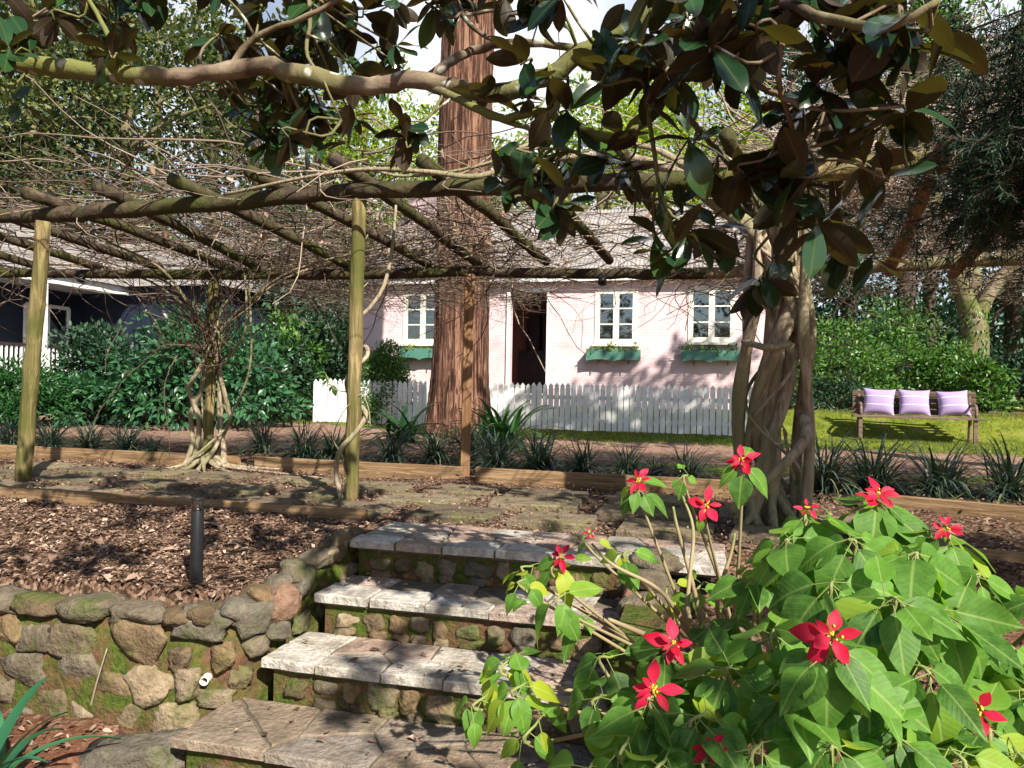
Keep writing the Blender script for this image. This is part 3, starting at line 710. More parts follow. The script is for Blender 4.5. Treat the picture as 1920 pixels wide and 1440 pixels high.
# ------------------------------------------------------------------ wisteria
def rope(mb, base, top, rad0, turns, r, ph, axis_r=(0.13, .12), n=44, sides=10, sq=None):
    t = np.linspace(0, 1, n); P = np.outer(1-t, base)+np.outer(t, top)
    rr = np.interp(t, np.linspace(0, 1, len(axis_r)), axis_r); a = ph+turns*2*math.pi*t+.3*np.sin(t*7+ph)
    P[:, 0] += rr*np.cos(a); P[:, 1] += rr*np.sin(a); P += np.c_[np.sin(t*11+ph*2)*.008, np.cos(t*9+ph)*.008, t*0]
    mb.tube(P, r*np.interp(t, [0, .12, 1], [1.35, 1, .8])*(1+.07*np.sin(t*23+ph)), sides, True, .5, .07, int(ph*10)); return P
def sheet(n, uf, vf, zf, L, r0, r1, turn, m=9, flat=.35):
    u, v = uf(n), vf(n); st = np.stack([u, v, zf(u, v)], 1); d = rdir(n); d[:, 2] *= .3
    P = walk(st, d, m, R.uniform(.5, 1., n)*L/m, turn, 0, flat)
    rr = np.outer(R.uniform(r0, r1, n), np.linspace(1, .45, m)); return P, rr
def roofz(u, v): return 2.34-.2*(v-5.0)
# left plant
wl = thing('wisteria', (-4.95, 6.75, -.02), 'bare wisteria with slim twisted stems climbing the left back post', 'vine')
mb = MB(); bs = np.array([-4.97, 6.62, -.05]); tp = np.array([-4.86, 6.6, 1.35])
for k, (ph, tn_, r) in enumerate([(.1, .22, .03), (1.5, -.3, .022), (2.7, .16, .028), (3.6, -.25, .026), (5.3, .5, .022), (4.4, 1.0, .012), (.9, .7, .011)]):
    P = rope(mb, bs, tp, 0, tn_, r, ph, (.2, .17, .13+.09*(k % 2), .1+.05*(k % 3), .07, .08))
    e = P[-1]; out = np.array([math.cos(ph*1.7)*1.3, math.sin(ph*1.7)*.5-.2, 0]); mb.tube(smooth_path([P[-3], e, e+out*.3+[0, 0, .3], e+out*.75+[0, 0, .6], e+out*1.5+[0, 0, .75], e+out*2.4+[0, 0, .8+.1*R.random()]], 22), np.linspace(r*.75, .008, 22), 8, True, .5, .05, k)
for px, py in [((470, 590), (425, 800)), ((462, 560), (415, 690))]:
    a, b = onv(*px, 6.5), onv(*py, 6.6); mb.tube(smooth_path([a+[-.1, .1, .32], a, (a+b)/2+[.12, 0, 0], b], 18), .011, 7, True, .5, .05)
for k in range(9):                       # surface roots
    a = -1.9+k*.42; L = R.uniform(.35, .6)+(.6 if k in (4, 5) else 0); d = np.array([math.cos(a), math.sin(a)*.7, 0])
    mb.tube(smooth_path([bs+d*.05+[0, 0, .2], bs+d*.17+[0, 0, .12], bs+d*.38+[0, 0, .06], bs+d*(.4+L)+[0, 0, .03]], 14), np.interp(np.linspace(0, 1, 14), [0, .3, 1], [.012, .03, .008]), 7, True, .5, .08, k)
keep(mb.build('trunk', MT['vine'], None, True), wl)
# fan of thin stems + tangle lying over the poles
Ps = []
n = 70; st = np.tile(tp+[0, 0, -.15], (n, 1))+R.normal(size=(n, 3))*[.08, .07, .15]; a = R.uniform(0, 6.28, n)
P = walk(st, np.stack([np.cos(a)*.8, np.sin(a)*.5-.1, np.full(n, 1.)], 1), 16, R.uniform(.06, .13, n), .16)
P[..., 2] = np.minimum(P[..., 2], roofz(P[..., 0], P[..., 1])+.1+.15*R.random((n, 1))); Ps.append((P, np.outer(R.uniform(.005, .011, n), np.linspace(1, .4, 16)), .35))
for (n, ua, ub, va, vb, dz, sp, L, r0, r1) in [(650, -6.6, -1.3, 5.5, 7.6, .12, .1, 1.1, .002, .0045), (330, -8.5, -1.5, 5.0, 7.4, .14, .06, 2.2, .005, .011), (500, -4.6, -1.3, 6.0, 7.8, .12, .14, .8, .0018, .0035), (240, -8.6, -4, 5.2, 8.0, .15, .16, 1.0, .0018, .0035), (170, -6.2, -3.0, 5.4, 7.5, .3, .3, 1.0, .0016, .003), (2000, -5.0, -1.9, 6.6, 8.8, .12, .16, .8, .0018, .004), (170, -5.5, -1., 5.6, 8.2, .1, .12, 1.8, .004, .009)]:
    P, rr = sheet(n, lambda k: R.uniform(ua, ub, k), lambda k: R.uniform(va, vb, k), lambda u, v: roofz(u, v)+dz+.07+np.abs(R.normal(size=len(u)))*sp, L, r0, r1, .3)
    Ps.append((P, rr, None))
def twigs(name, lst, root):
    Vs, Fs, Rs, o = [], [], [], 0
    for P, rr, rv in lst:
        V, F = twig_batch(P, rr); Vs.append(V); Fs.append(F+o); o += len(V)
        Rs.append(np.repeat(R.random(len(P)) if rv is None else np.clip(rv+R.normal(size=len(P))*.1, 0, 1), P.shape[1]*3))
    return keep(mesh_np(name, np.concatenate(Vs), [np.concatenate(Fs)], MT['twig'], None, np.concatenate(Rs)), root)
twigs('twigs', Ps, wl)
# right plant
wr = thing('wisteria', (bR[0], bR[1], -.02), 'old wisteria with thick rope like trunks wound round the right post', 'vine')
mb = MB(); bs = np.array([bR[0], bR[1], -.06]); tp = np.array([tR[0]+.02, tR[1], 2.0])
for k, (ph, tn_, r, ax) in enumerate([(.0, 1.3, .058, (.1, .1, .09, .08)), (3.3, .8, .046, (.12, .1, .1, .09)), (3.0, .12, .045, (.16, .22, .21, .13)), (3.5, -.08, .036, (.2, .2, .2, .17)), (.1, .08, .042, (.17, .2, .21, .15)), (-.25, -.06, .036, (.22, .23, .21, .18)), (1.6, .9, .026, (.16, .15, .15, .12)), (4.7, -1.2, .03, (.15, .14, .14, .14)), (5.3, 1.9, .014, (.17, .16, .16, .15)), (2.4, -2., .012, (.18, .18, .16, .17))]):
    rope(mb, bs, tp, 0, tn_, r, ph, ax, 56, 12)
D = lambda x, y, d: dep(x, y, d)
for pts, r0, r1 in [([D(1370, 960, 4.75), D(1420, 915, 4.65), D(1480, 860, 4.62), D(1512, 815, 4.72), D(1508, 780, 4.85)], .03, .034), ([D(1395, 640, 4.85), D(1440, 652, 4.6), D(1480, 645, 4.7)], .022, .022),
                    ([D(1432, 800, 4.7), D(1455, 832, 4.62), D(1475, 818, 4.65), D(1465, 795, 4.65)], .008, .006), ([D(1470, 805, 4.66), D(1478, 850, 4.66), D(1488, 900, 4.7)], .01, .009),
                    ([D(1470, 520, 4.8), D(1420, 440, 4.85), D(1340, 380, 5.0), D(1260, 320, 5.2), D(1150, 292, 5.4), D(1010, 300, 5.6)], .06, .022), ([D(1475, 530, 4.9), D(1400, 430, 5.0), D(1330, 350, 5.2), D(1230, 280, 5.4), D(1120, 270, 5.8)], .045, .015),
                    ([D(1500, 520, 4.9), D(1510, 440, 4.9), D(1500, 380, 5.0), D(1540, 300, 5.3), D(1640, 240, 5.7), D(1760, 235, 6.1)], .05, .02), ([D(1480, 500, 4.8), D(1470, 420, 4.75), D(1478, 330, 4.9), D(1450, 260, 5.2), D(1380, 220, 5.6)], .04, .014),
                    ([D(1520, 240, 5.4), D(1640, 232, 5.4), D(1760, 240, 5.4), D(1900, 225, 5.3)], .026, .018), ([D(1000, 290, 5.0), D(900, 330, 5.0), D(800, 322, 5.0), D(680, 318, 5.1), D(560, 335, 5.3), D(420, 365, 5.5)], .018, .012), ([D(960, 282, 5.1), D(1050, 250, 5.2), D(900, 310, 5.1), D(760, 330, 5.2), D(680, 312, 5.3)], .012, .01)]:
    mb.tube(smooth_path(pts, 26), np.linspace(r0, r1, 26), 10, True, .5, .06, len(pts))
for k in range(8):
    a = k*.8; d = np.array([math.cos(a), math.sin(a), 0]); mb.tube(smooth_path([bs+d*.06+[0, 0, .25], bs+d*.17+[0, 0, .12], bs+d*.3+[0, 0, .04]], 10), np.interp(np.linspace(0, 1, 10), [0, .4, 1], [.02, .032, .014]), 8, True, .5, .08, k)
keep(mb.build('trunk', MT['vine'], None, True), wr)
Ps = []
def moundz(u, v): return roofz(u, v)+.1+1.15*np.exp(-((u-1.9)/1.5)**2-((v-6.4)/1.5)**2)
for (n, ua, ub, va, vb, lo_, hi_, L, r0, r1) in [(3000, .2, 4.4, 5.0, 8.0, 0., 1., .9, .002, .0045), (700, -.3, 4.4, 5.0, 8.0, 0., 1.05, 1.7, .004, .009), (260, -1.5, 1.0, 5.4, 8.0, .5, 1., .9, .002, .004), (110, -3, 2, 4.9, 7.5, .1, .5, 2.2, .004, .009)]:
    P, rr = sheet(n, lambda k: R.uniform(ua, ub, k), lambda k: R.uniform(va, vb, k), lambda u, v: roofz(u, v)+.05+(moundz(u, v)-roofz(u, v))*R.uniform(lo_, hi_, len(u)), L, r0, r1, .3)
    Ps.append((P, rr, .78))
n = 24; st = np.stack([R.uniform(-1.6, 1.2, n), R.uniform(6.3, 6.7, n), np.full(n, 1.95)], 1)
P = walk(st, np.stack([R.normal(size=n)*.3, R.normal(size=n)*.3, -np.ones(n)], 1), 7, R.uniform(.02, .06, n), .2); Ps.append((P, np.full((n, 7), .002), .1))
twigs('twigs', Ps, wr)
# dead leaves caught in the tangle
n = 260; u = R.uniform(-5, 3.5, n); v = R.uniform(4.9, 7, n)
keep(leaves('dead_leaves', tmpl_simple(.42, .12, .3), np.stack([u, v, roofz(u, v)+R.uniform(.05, .3, n)], 1), rdir(n)+[0, 0, -.5], rdir(n), R.uniform(.06, .13, n), MT['litter'], rnd=R.uniform(.3, .95, n)), wr)
# slim vine on the middle post
cv = thing('climbing_vine', (bM[0], bM[1], 0), 'slim bare vine spiralling up the mossy middle post', 'vine')
mb = MB(); dm = (bM-EYE) @ FW
D2 = lambda x, y, o=0.: dep(x, y, dm+o)
mb.tube(smooth_path([D2(742, 385, .1), D2(736, 460, .05), D2(722, 530, 0), D2(695, 575, -.04), D2(662, 605, -.09), D2(655, 630, -.03), D2(668, 660, .09), D2(686, 650, .07), D2(688, 668, -.02), D2(665, 690, -.09), D2(650, 715, -.03), D2(660, 750, .09), D2(682, 768, .05), D2(684, 785, -.02), D2(660, 818, -.09), D2(640, 842, -.08), D2(630, 880, .0), D2(640, 935, .0)], 90), np.interp(np.linspace(0, 1, 90), [0, .3, 1], [.011, .017, .02]), 9, True, .5, .06)
for pts in [[D2(650, 735, -.05), D2(625, 728, -.1), D2(610, 700, -.1)], [D2(640, 850, -.08), D2(625, 820, -.1), D2(645, 770, -.1), D2(680, 735, -.1)], [D2(682, 740, -.06), D2(692, 770, -.1), D2(694, 800, -.1)], [D2(640, 850, -.08), D2(648, 900, -.08), D2(635, 945, -.05)], [D2(690, 440, -.06), D2(672, 470, -.07), D2(660, 480, -.02)], [D2(690, 530, .0), D2(675, 545, -.07), D2(660, 560, -.02)]]:
    mb.tube(smooth_path(pts, 12), np.linspace(.006, .003, 12), 5, True)
keep(mb.build('stem', MT['vine'], None, True), cv)
pp = np.array([D2(612, 700, -.1), D2(618, 712, -.1), D2(625, 722, -.08)]); keep(leaves('leaves', T_HYD, np.repeat(pp, 3, 0), rdir(9)+[-.5, -.3, -.1], np.array([[0, -.5, 1]]*9), R.uniform(.05, .1, 9), MT['hedge']), cv)

# ------------------------------------------------------------------ foliage helpers
def clump_leaves(cent, rc, per, out_c, size, up=.4, hang=0.):
    """leaves around clump centres, pointing outwards"""
    n = len(cent)*per; c = np.repeat(cent, per, 0); rr = np.repeat(np.broadcast_to(rc, (len(cent),)), per)
    o = rdir(n); p = c+o*(rr*R.uniform(.25, 1., n)**.6)[:, None]*[1, 1, .8]
    d = unit(o+.8*unit(p-out_c)+R.normal(size=(n, 3))*.45+[0, 0, -hang]); nm = unit(o*.6+unit(p-out_c)*.6+[0, 0, up]+R.normal(size=(n, 3))*.45)
    return p, d, nm, R.uniform(size[0], size[1], n)
def shrub(name, pos, rx, ry, rz, ncl, per, size, mat, label, tm=T_S, hang=.2, stems=True, cat='shrub', group=None, fill=.55):
    base = np.array(pos); t = thing(name, pos, label, cat, group)
    o = rdir(ncl); o[:, 2] = np.abs(o[:, 2])*1.1-.15; rr = R.uniform(fill, 1., ncl)*(1+.13*np.sin(o[:, 0]*5+o[:, 1]*7+pos[0]))
    cent = o*rr[:, None]*[rx, ry, rz]+[0, 0, rz*.25]; cent[:, 2] = np.maximum(cent[:, 2], size[1]*.4)
    p, d, nm, s = clump_leaves(cent, R.uniform(.12, .26, ncl)*(rx+rz)/2*1.1, per, np.array([0, 0, rz*.2]), size, .5, hang)
    k = p[:, 2] > .0
    leaves('leaves', tm, p[k], d[k], nm[k], s[k], MT[mat], t)
    if stems:
        mb = MB()
        for i in range(min(16, ncl)):
            q = cent[i*ncl//16 % ncl]*.85; mb.tube(smooth_path([[q[0]*.15, q[1]*.15, -.05], q*[.5, .5, .45], q], 8), np.linspace(.018, .005, 8), 5, True, .3)
        mb.build('stems', MT['trunkdark'], t, True)
    return t
def tree(name, pos, h, tr, crown_z, crx, crz, ncl, per, size, lmat, tmat, label, tm=T_S, lean=(0, 0), limbs=9, hang=.3, rc=.9, group=None, cat='tree', shape='round'):
    t = thing(name, pos, label, cat, group)
    mb = MB(); P = smooth_path([[0, 0, -.3], [lean[0]*.3+.05, lean[1]*.3, h*.3], [lean[0]*.7-.05, lean[1]*.7, h*.65], [lean[0], lean[1], h]], 22)
    mb.tube(P, tr*np.interp(np.linspace(0, 1, 22), [0, .06, .5, 1], [1.5, 1.05, .8, .3]), 12, True, .5, .07, int(h*7))
    if shape == 'cone':
        zz = R.uniform(0, 1, ncl)**.8; a = R.uniform(0, 6.28, ncl); rr = crx*(1-zz*.9)*R.uniform(.25, 1., ncl)
        cent = np.stack([np.cos(a)*rr, np.sin(a)*rr, crown_z+crz*2*(zz-.5)-rr*.2], 1)
    else:
        o = rdir(ncl); rr = R.uniform(.35, 1., ncl)**.6; lob = 1+.25*np.sin(o[:, 0]*4+pos[0])*np.cos(o[:, 1]*5+o[:, 2]*3+pos[1])
        cent = o*(rr*lob)[:, None]*[crx, crx, crz]+[lean[0], lean[1], crown_z]
    for i in range(limbs):
        q = cent[i*ncl//limbs]; zb = max(min(q[2]-.35*np.hypot(q[0], q[1])-.3, h*.9), h*.25); s0 = np.array([np.interp(zb, P[:, 2], P[:, 0]), np.interp(zb, P[:, 2], P[:, 1]), zb])
        mb.tube(smooth_path([s0, s0*.6+q*.4+[0, 0, .25], q], 10), np.linspace(tr*.38, tr*.08, 10), 7, True, .5, .05, i)
    mb.build('trunk', MT[tmat], t, True)
    p, d, nm, s = clump_leaves(cent, R.uniform(.55, 1.2, ncl)*rc, per, np.array([lean[0], lean[1], crown_z-crz*.3]), size, .5, hang)
    leaves('crown', tm, p, d, nm, s, MT[lmat], t)
    return t

# ------------------------------------------------------------------ redwood tree
p = dep(856, 822, 12.1); rz_ = float(ground_h(p[0], p[1]))
rt_ = thing('redwood_tree', (p[0], p[1], rz_), 'huge redwood trunk with stringy red bark in front of the picket fence', 'tree')
ns, nz = 150, 150; zz = np.concatenate([np.linspace(-.3, 7, 120), np.linspace(7.2, 24, 30)]); V = []
a = np.arange(ns)*2*math.pi/ns; AK = np.sort(R.uniform(0, 6.28, 34)); FK = R.normal(size=34); AK2 = np.sort(R.uniform(0, 6.28, 75)); FK2 = R.normal(size=75)
for z in zz:
    zc = max(z, 0); r0 = np.interp(zc, [0, .25, .8, 1.6, 3, 7, 24], [.57, .53, .475, .45, .43, .43, .2])
    fl = max(0, 1-zc/1.2)*.05
    rr = r0*(1+fl*np.sin(5*a+1)+fl*.6*np.sin(8*a)+np.interp(a, AK, FK, period=2*math.pi)*.022+np.interp(a+.02*np.sin(z*1.3), AK2, FK2, period=2*math.pi)*.016+R.normal(size=ns)*.005)
    FK = FK*.985+R.normal(size=34)*.17; FK2 = FK2*.97+R.normal(size=75)*.24
    V.append(np.c_[np.cos(a)*rr+.012*z+.02*np.sin(z*.9), np.sin(a)*rr, np.full(ns, z)])
i0 = np.arange(nz-1)[:, None]*ns; k = np.arange(ns)[None]; k2 = (k+1) % ns
F = np.stack([i0+k, i0+k2, i0+ns+k2, i0+ns+k], -1).reshape(-1, 4)
mesh_np('trunk', np.concatenate(V), [F], MT['redwood'], rt_)
n = 26; st = np.stack([R.normal(size=n)*.3, R.normal(size=n)*.3, R.uniform(11, 22, n)], 1); a = R.uniform(0, 6.28, n)
P = walk(st, np.stack([np.cos(a), np.sin(a), np.full(n, -.1)], 1), 9, .4, .1); V, F = twig_batch(P, np.outer(np.full(n, .05), np.linspace(1, .2, 9)), 5)
mesh_np('branches', V, [F], MT['trunkdark'], rt_, np.zeros(len(V)))
cent = P[:, 4:].reshape(-1, 3); q, d, nm, s = clump_leaves(cent, .55, 40, np.array([0, 0, 16.]), (.12, .22), .4, .4)
leaves('crown', T_N, q, d, nm, s, MT['conifer'], rt_)

# ------------------------------------------------------------------ strappy plants
def strap_mesh(name, n, L, w, spread, mat, lean=.6, seg=8, up=(.5, 1.)):
    a = R.uniform(0, 6.28, n); Ln = L*R.uniform(.6, 1.1, n); el = R.uniform(up[0], up[1], n); ww = w*R.uniform(.8, 1.2, n)
    t = np.linspace(0, 1, seg+1)[None]; hd = np.stack([np.cos(a), np.sin(a)], 1)
    out = spread*Ln[:, None]*(1-el[:, None]*.62)*(t**1.25)*1.6; z = Ln[:, None]*el[:, None]*t-lean*Ln[:, None]*(1.35-el[:, None])*t**2.6
    b = R.normal(size=(n, 2))*L*.07
    P = np.stack([b[:, None, 0]+hd[:, None, 0]*out, b[:, None, 1]+hd[:, None, 1]*out, np.maximum(z, .01+t*0)], -1)
    sd = np.stack([-hd[:, 1], hd[:, 0], np.zeros(n)], 1)[:, None]; W_ = (ww[:, None]*(np.interp(t, [0, .5, .85, 1], [.8, 1., .6, .05])))[..., None]/2
    V = np.stack([P-sd*W_+[0, 0, .15*w], P, P+sd*W_+[0, 0, .15*w]], 2).reshape(-1, 3)
    i = (np.arange(n)*(seg+1)*3)[:, None, None]+np.arange(seg)[None, :, None]*3+np.arange(2)[None, None]
    F = np.stack([i, i+3, i+4, i+1], -1).reshape(-1, 4)
    o = mesh_np(name, V, [F], MT[mat], None, np.repeat(R.random(n)**1.5, (seg+1)*3)); return o
protos = [strap_mesh('grass_tuft', n, .6, .0135, .85, 'strap', .8, 10, (.4, 1.05)) for n in (210, 250, 180)]
row = [(18, 838), (95, 842), (168, 846), (238, 850), (285, 850), (492, 848), (570, 856), (628, 858), (735, 862), (815, 868), (930, 880), (1010, 878), (1092, 886), (1175, 892), (1290, 902), (1545, 918), (1640, 918), (1760, 922), (1890, 930), (885, 866), (1230, 896)]
row.sort(); lab = ['leftmost', 'second', 'third', 'fourth', 'fifth', 'sixth', 'seventh', 'eighth', 'ninth', 'tenth', 'eleventh', 'twelfth', 'thirteenth', 'fourteenth', 'fifteenth', 'sixteenth', 'seventeenth', 'eighteenth', 'nineteenth', 'twentieth', 'twenty first']
for i, (x, y) in enumerate(row):
    o = protos[i] if i < 3 else protos[i % 3].copy()
    if i >= 3: C.objects.link(o)
    q = onz(x, y, .02); big = 1.25 if x > 1500 else (1.15 if 850 < x < 1020 else (.85 if 1000 < x < 1300 else .95))
    if x in (1230, 285): big = .6
    o.location = (q[0], q[1], float(ground_h(q[0], q[1]))); o.rotation_euler.z = R.uniform(0, 6.28); o.scale = (big, big, big*R.uniform(.9, 1.1))
    tag(o, f'{lab[i]} dark strappy grass tuft from the left in the row behind the terrace edging', 'grass tuft', 'grass tufts along the terrace edging')
for k, (x, y, d, n, L, lb) in enumerate([(752, 838, 10.7, 60, 1.0, 'glossy clump of broad strap leaves left of the redwood trunk'), (945, 852, 10.2, 84, 1.1, 'large glossy clump of broad strap leaves right of the redwood trunk'), (905, 850, 11.0, 30, .8, 'small dark strap leaf clump tucked against the right foot of the redwood')]):
    q = dep(x, y, d); o = strap_mesh('clivia_plant', n, L, .06, .8, 'clivia', .6, 9, (.4, .95)); o.location = (q[0], q[1], float(ground_h(q[0], q[1])))
    tag(o, lb, 'plant', 'clivia clumps round the redwood')
q = dep(-55, 1480, 2.75); o = strap_mesh('agapanthus', 22, .62, .045, .85, 'agap', .62, 12, (.45, .95)); o.location = (q[0], q[1], -.74)
o.rotation_euler.z = .6; tag(o, 'bright green strap leaves reaching in at the bottom left corner', 'plant')

# ------------------------------------------------------------------ picket fence
fL, fR = onz(590, 793, .05), onz(1392, 820, .05)
fe = thing('picket_fence', (-3.5, fL[1], .04), 'low white picket fence in front of the pink cottage', 'fence')
x0, x1, fv = fL[0], 1.25, (fL[1]+fR[1])/2
mb = MB(); n = int((x1-x0)/.108)
for i in range(n):
    u = x0+i*.108; w = .09+R.uniform(-.003, .003); h = .87+R.uniform(-.012, .012); y = fv+R.uniform(-.004, .004); zb = .075+R.uniform(-.01, .01)
    pl = [(-w/2, 0), (w/2, 0), (w/2, h-.1), (w*.36, h-.092), (w/2*1.02, h-.06), (0, h), (-w/2*1.02, h-.06), (-w*.36, h-.092), (-w/2, h-.1)]
    sk = R.uniform(-.006, .006); m_ = len(pl)
    V = [[u+a+sk*b, y, zb+b] for a, b in pl]+[[u+a+sk*b, y+.018, zb+b] for a, b in pl]
    mb.add(V, [tuple(range(m_)), tuple(range(2*m_-1, m_-1, -1))]+[((k+1) % m_, k, m_+k, m_+(k+1) % m_) for k in range(m_)])
keep(mb.build('picket_panel', MT['white'], None), fe)
for z in (.27, .68): keep(MB().box(((x0+x1)/2, fv+.046, z), (x1-x0, .045, .07)).build('rail', MT['white'], None), fe)
for u in (x0+.04, x0+2.3, x0+4.6, x0+6.9, x1-.05): keep(MB().box((u, fv+.115, .4), (.085, .085, .95)).build('post', MT['white'], None), fe)

# ------------------------------------------------------------------ pink cottage
HV = 15.65; HZ = .45
def wall_holes(mb, u0, u1, z0, z1, holes, v, th):
    us = sorted({u0, u1, *[h[0] for h in holes], *[h[1] for h in holes]}); zs = sorted({z0, z1, *[h[2] for h in holes], *[h[3] for h in holes]})
    for a, b in zip(us, us[1:]):
        for c, d in zip(zs, zs[1:]):
            if any(h[0]-1e-6 <= a and b <= h[1]+1e-6 and h[2]-1e-6 <= c and d <= h[3]+1e-6 for h in holes): continue
            mb.add([[a, v, c], [b, v, c], [b, v, d], [a, v, d]], [(0, 1, 2, 3)]); mb.add([[a, v+th, c], [b, v+th, c], [b, v+th, d], [a, v+th, d]], [(3, 2, 1, 0)])
    for a, b, c, d in holes+[(u0, u1, z0, z1)]:
        mb.add([[a, v, c], [a, v+th, c], [a, v+th, d], [a, v, d]], [(0, 1, 2, 3)]); mb.add([[b, v, c], [b, v+th, c], [b, v+th, d], [b, v, d]], [(3, 2, 1, 0)])
        mb.add([[a, v, c], [b, v, c], [b, v+th, c], [a, v+th, c]], [(3, 2, 1, 0)]); mb.add([[a, v, d], [b, v, d], [b, v+th, d], [a, v+th, d]], [(0, 1, 2, 3)])
HU0, HU1, ZE = -7.62, 1.5, 3.12
ho = thing('pink_cottage', (-3, 18, HZ), 'pale pink bagged brick cottage with grey iron roof and open dark doorway', 'house')
wins = [(-6.6, -5.66, 1.78, 2.96), (-2.27, -1.38, 1.79, 2.94), (-.36, .57, 1.83, 2.97)]
door = (-4.12, -3.3, .72, 2.9)
mb = MB(); wall_holes(mb, HU0, HU1, .2, ZE+.1, wins+[door], HV, .24)
mb.box((HU0+.12, HV+2.7, 1.7), (.24, 4.9, 3.04)); mb.box((HU1-.12, HV+2.7, 1.7), (.24, 4.9, 3.04)); mb.box(((HU0+HU1)/2, HV+5.2, 1.7), (HU1-HU0, .2, 3.0))
for u, sg in ((HU0, 1), (HU1, -1)):
    V = [[u, HV, ZE], [u, HV+5.3, ZE], [u, HV+2.65, ZE+1.86], [u+sg*.2, HV, ZE], [u+sg*.2, HV+5.3, ZE], [u+sg*.2, HV+2.65, ZE+1.86]]
    mb.add(V, [(0, 1, 2), (5, 4, 3), (0, 2, 5, 3), (1, 4, 5, 2)])
keep(mb.build('wall', MT['pink'], None), ho)
mb = MB().box(((HU0+HU1)/2, HV+2.6, .66), (HU1-HU0-.5, 4.9, .1)); keep(mb.build('floor', MT['inside'], None), ho)
mb = MB().box(((HU0+HU1)/2, HV+1.9, 1.9), (HU1-HU0-.5, .06, 2.4)).box(((HU0+HU1)/2, HV+2.5, 3.06), (HU1-HU0-.5, 4.6, .05)); keep(mb.build('inner_wall', MT['inside'], None), ho)
mb = MB()
for sgn in (1, -1):
    nx = 420; xs = np.linspace(HU0-.22, HU1+.22, nx); zc = .018*np.sin(xs*2*math.pi/.085)
    A = np.c_[xs, np.full(nx, HV+2.65-sgn*2.95), ZE+.14+zc]; Bm = np.c_[xs, np.full(nx, HV+2.65), ZE+2.12+zc]
    V = np.r_[A, Bm]; mb.addq(V, np.array([[i, i+1, nx+i+1, nx+i] for i in range(nx-1)]))
rf = keep(mb.build('roof', MT['roof'], None, True), ho)
ch = MB().box((-7.0, HV+2.5, ZE+1.6), (.9, .6, 1.9)).box((-7.0, HV+2.5, ZE+2.6), (1.0, .7, .1)).build('chimney', MT['pink'], None); ch.parent = rf
mb = MB().box(((HU0+HU1)/2, HV-.2, ZE+.045), (HU1-HU0+.4, .025, .15)); keep(mb.build('fascia', MT['white'], None, False, .004), ho)
mb = MB().tube([(HU0-.2, HV-.25, ZE+.13), (HU1+.2, HV-.25, ZE+.13)], .035, 10); keep(mb.build('gutter', MT['roof'], None, True), ho)
mb = MB().box(((HU0+HU1)/2, HV-.095, ZE+.1), (HU1-HU0+.3, .18, .02)); keep(mb.build('soffit', MT['white'], None), ho)
# door frame
a, b, c, d = door; mb = MB().box((a-.03, HV-.012, (c+d)/2), (.07, .06, d-c)).box(((a+b)/2, HV-.012, d+.035), (b-a+.13, .062, .07)).box((b+.02, HV-.01, (c+d)/2), (.045, .05, d-c)); keep(mb.build('door_frame', MT['white'], None, False, .004), ho)
mb = MB().box(((a+b)/2-.22, HV+1.6, 1.9), (.3, .3, 1.3)).box(((a+b)/2, HV+1.55, 1.25), (1.1, .45, .9)).box((-3.62, HV+1.28, 1.75), (.05, .02, .1)); keep(mb.build('dresser', MT['darkwood'], None, False, .03), ho)
for wi, (a, b, c, d) in enumerate(wins):
    mb = MB(); w = b-a; f = .06
    for (uc, zc, su, sz) in [((a+b)/2, d-f/2, w, f), ((a+b)/2, c+f/2, w, f), (a+f/2, (c+d)/2, f, d-c-2*f), (b-f/2, (c+d)/2, f, d-c-2*f), ((a+b)/2, (c+d)/2, .03, d-c-2*f)]: mb.box((uc, HV+.02, zc), (su, .08, sz))
    wf = keep(mb.build('window', MT['cream'], None, False, .004), ho)
    sil = MB().box(((a+b)/2, HV-.035, c-.03), (w+.1, .14, .05)).build('sill', MT['cream'], None, False, .004); sil.parent = wf
    for s0, s1 in ((a+f, (a+b)/2-.015), ((a+b)/2+.015, b-f)):
        mb = MB(); q = .042; z0, z1 = c+f, d-f; zz = np.linspace(z0+q/2, z1-q/2, 4)
        for zc in zz: mb.box(((s0+s1)/2, HV+.005, zc), (s1-s0-.004, .045, q if zc in (zz[0], zz[-1]) else .026))
        for uc in (s0+q/2+.002, s1-q/2-.002): mb.box((uc, HV+.004, (z0+z1)/2), (q, .044, z1-z0-.006))
        o = mb.build('sash', MT['cream'], None); o.parent = wf
        o = MB().box(((s0+s1)/2, HV+.012, (z0+z1)/2), (s1-s0-q, .004, z1-z0-q)).build('pane', MT['glass'], None); o.parent = wf
    if wi:
        mb = MB()
        for zc in np.arange(c+.1, d-.08, .085): mb.box(((a+b)/2, HV+.13, zc), (w-.1, .012, .058 if wi == 1 else .05), 0, .5, [[1, 0, 0], [0, .8, .6], [0, .6, -.8]])
        o = mb.build('louvre_blind', MT['white'] if wi == 1 else MT['metal'], None); o.parent = wf
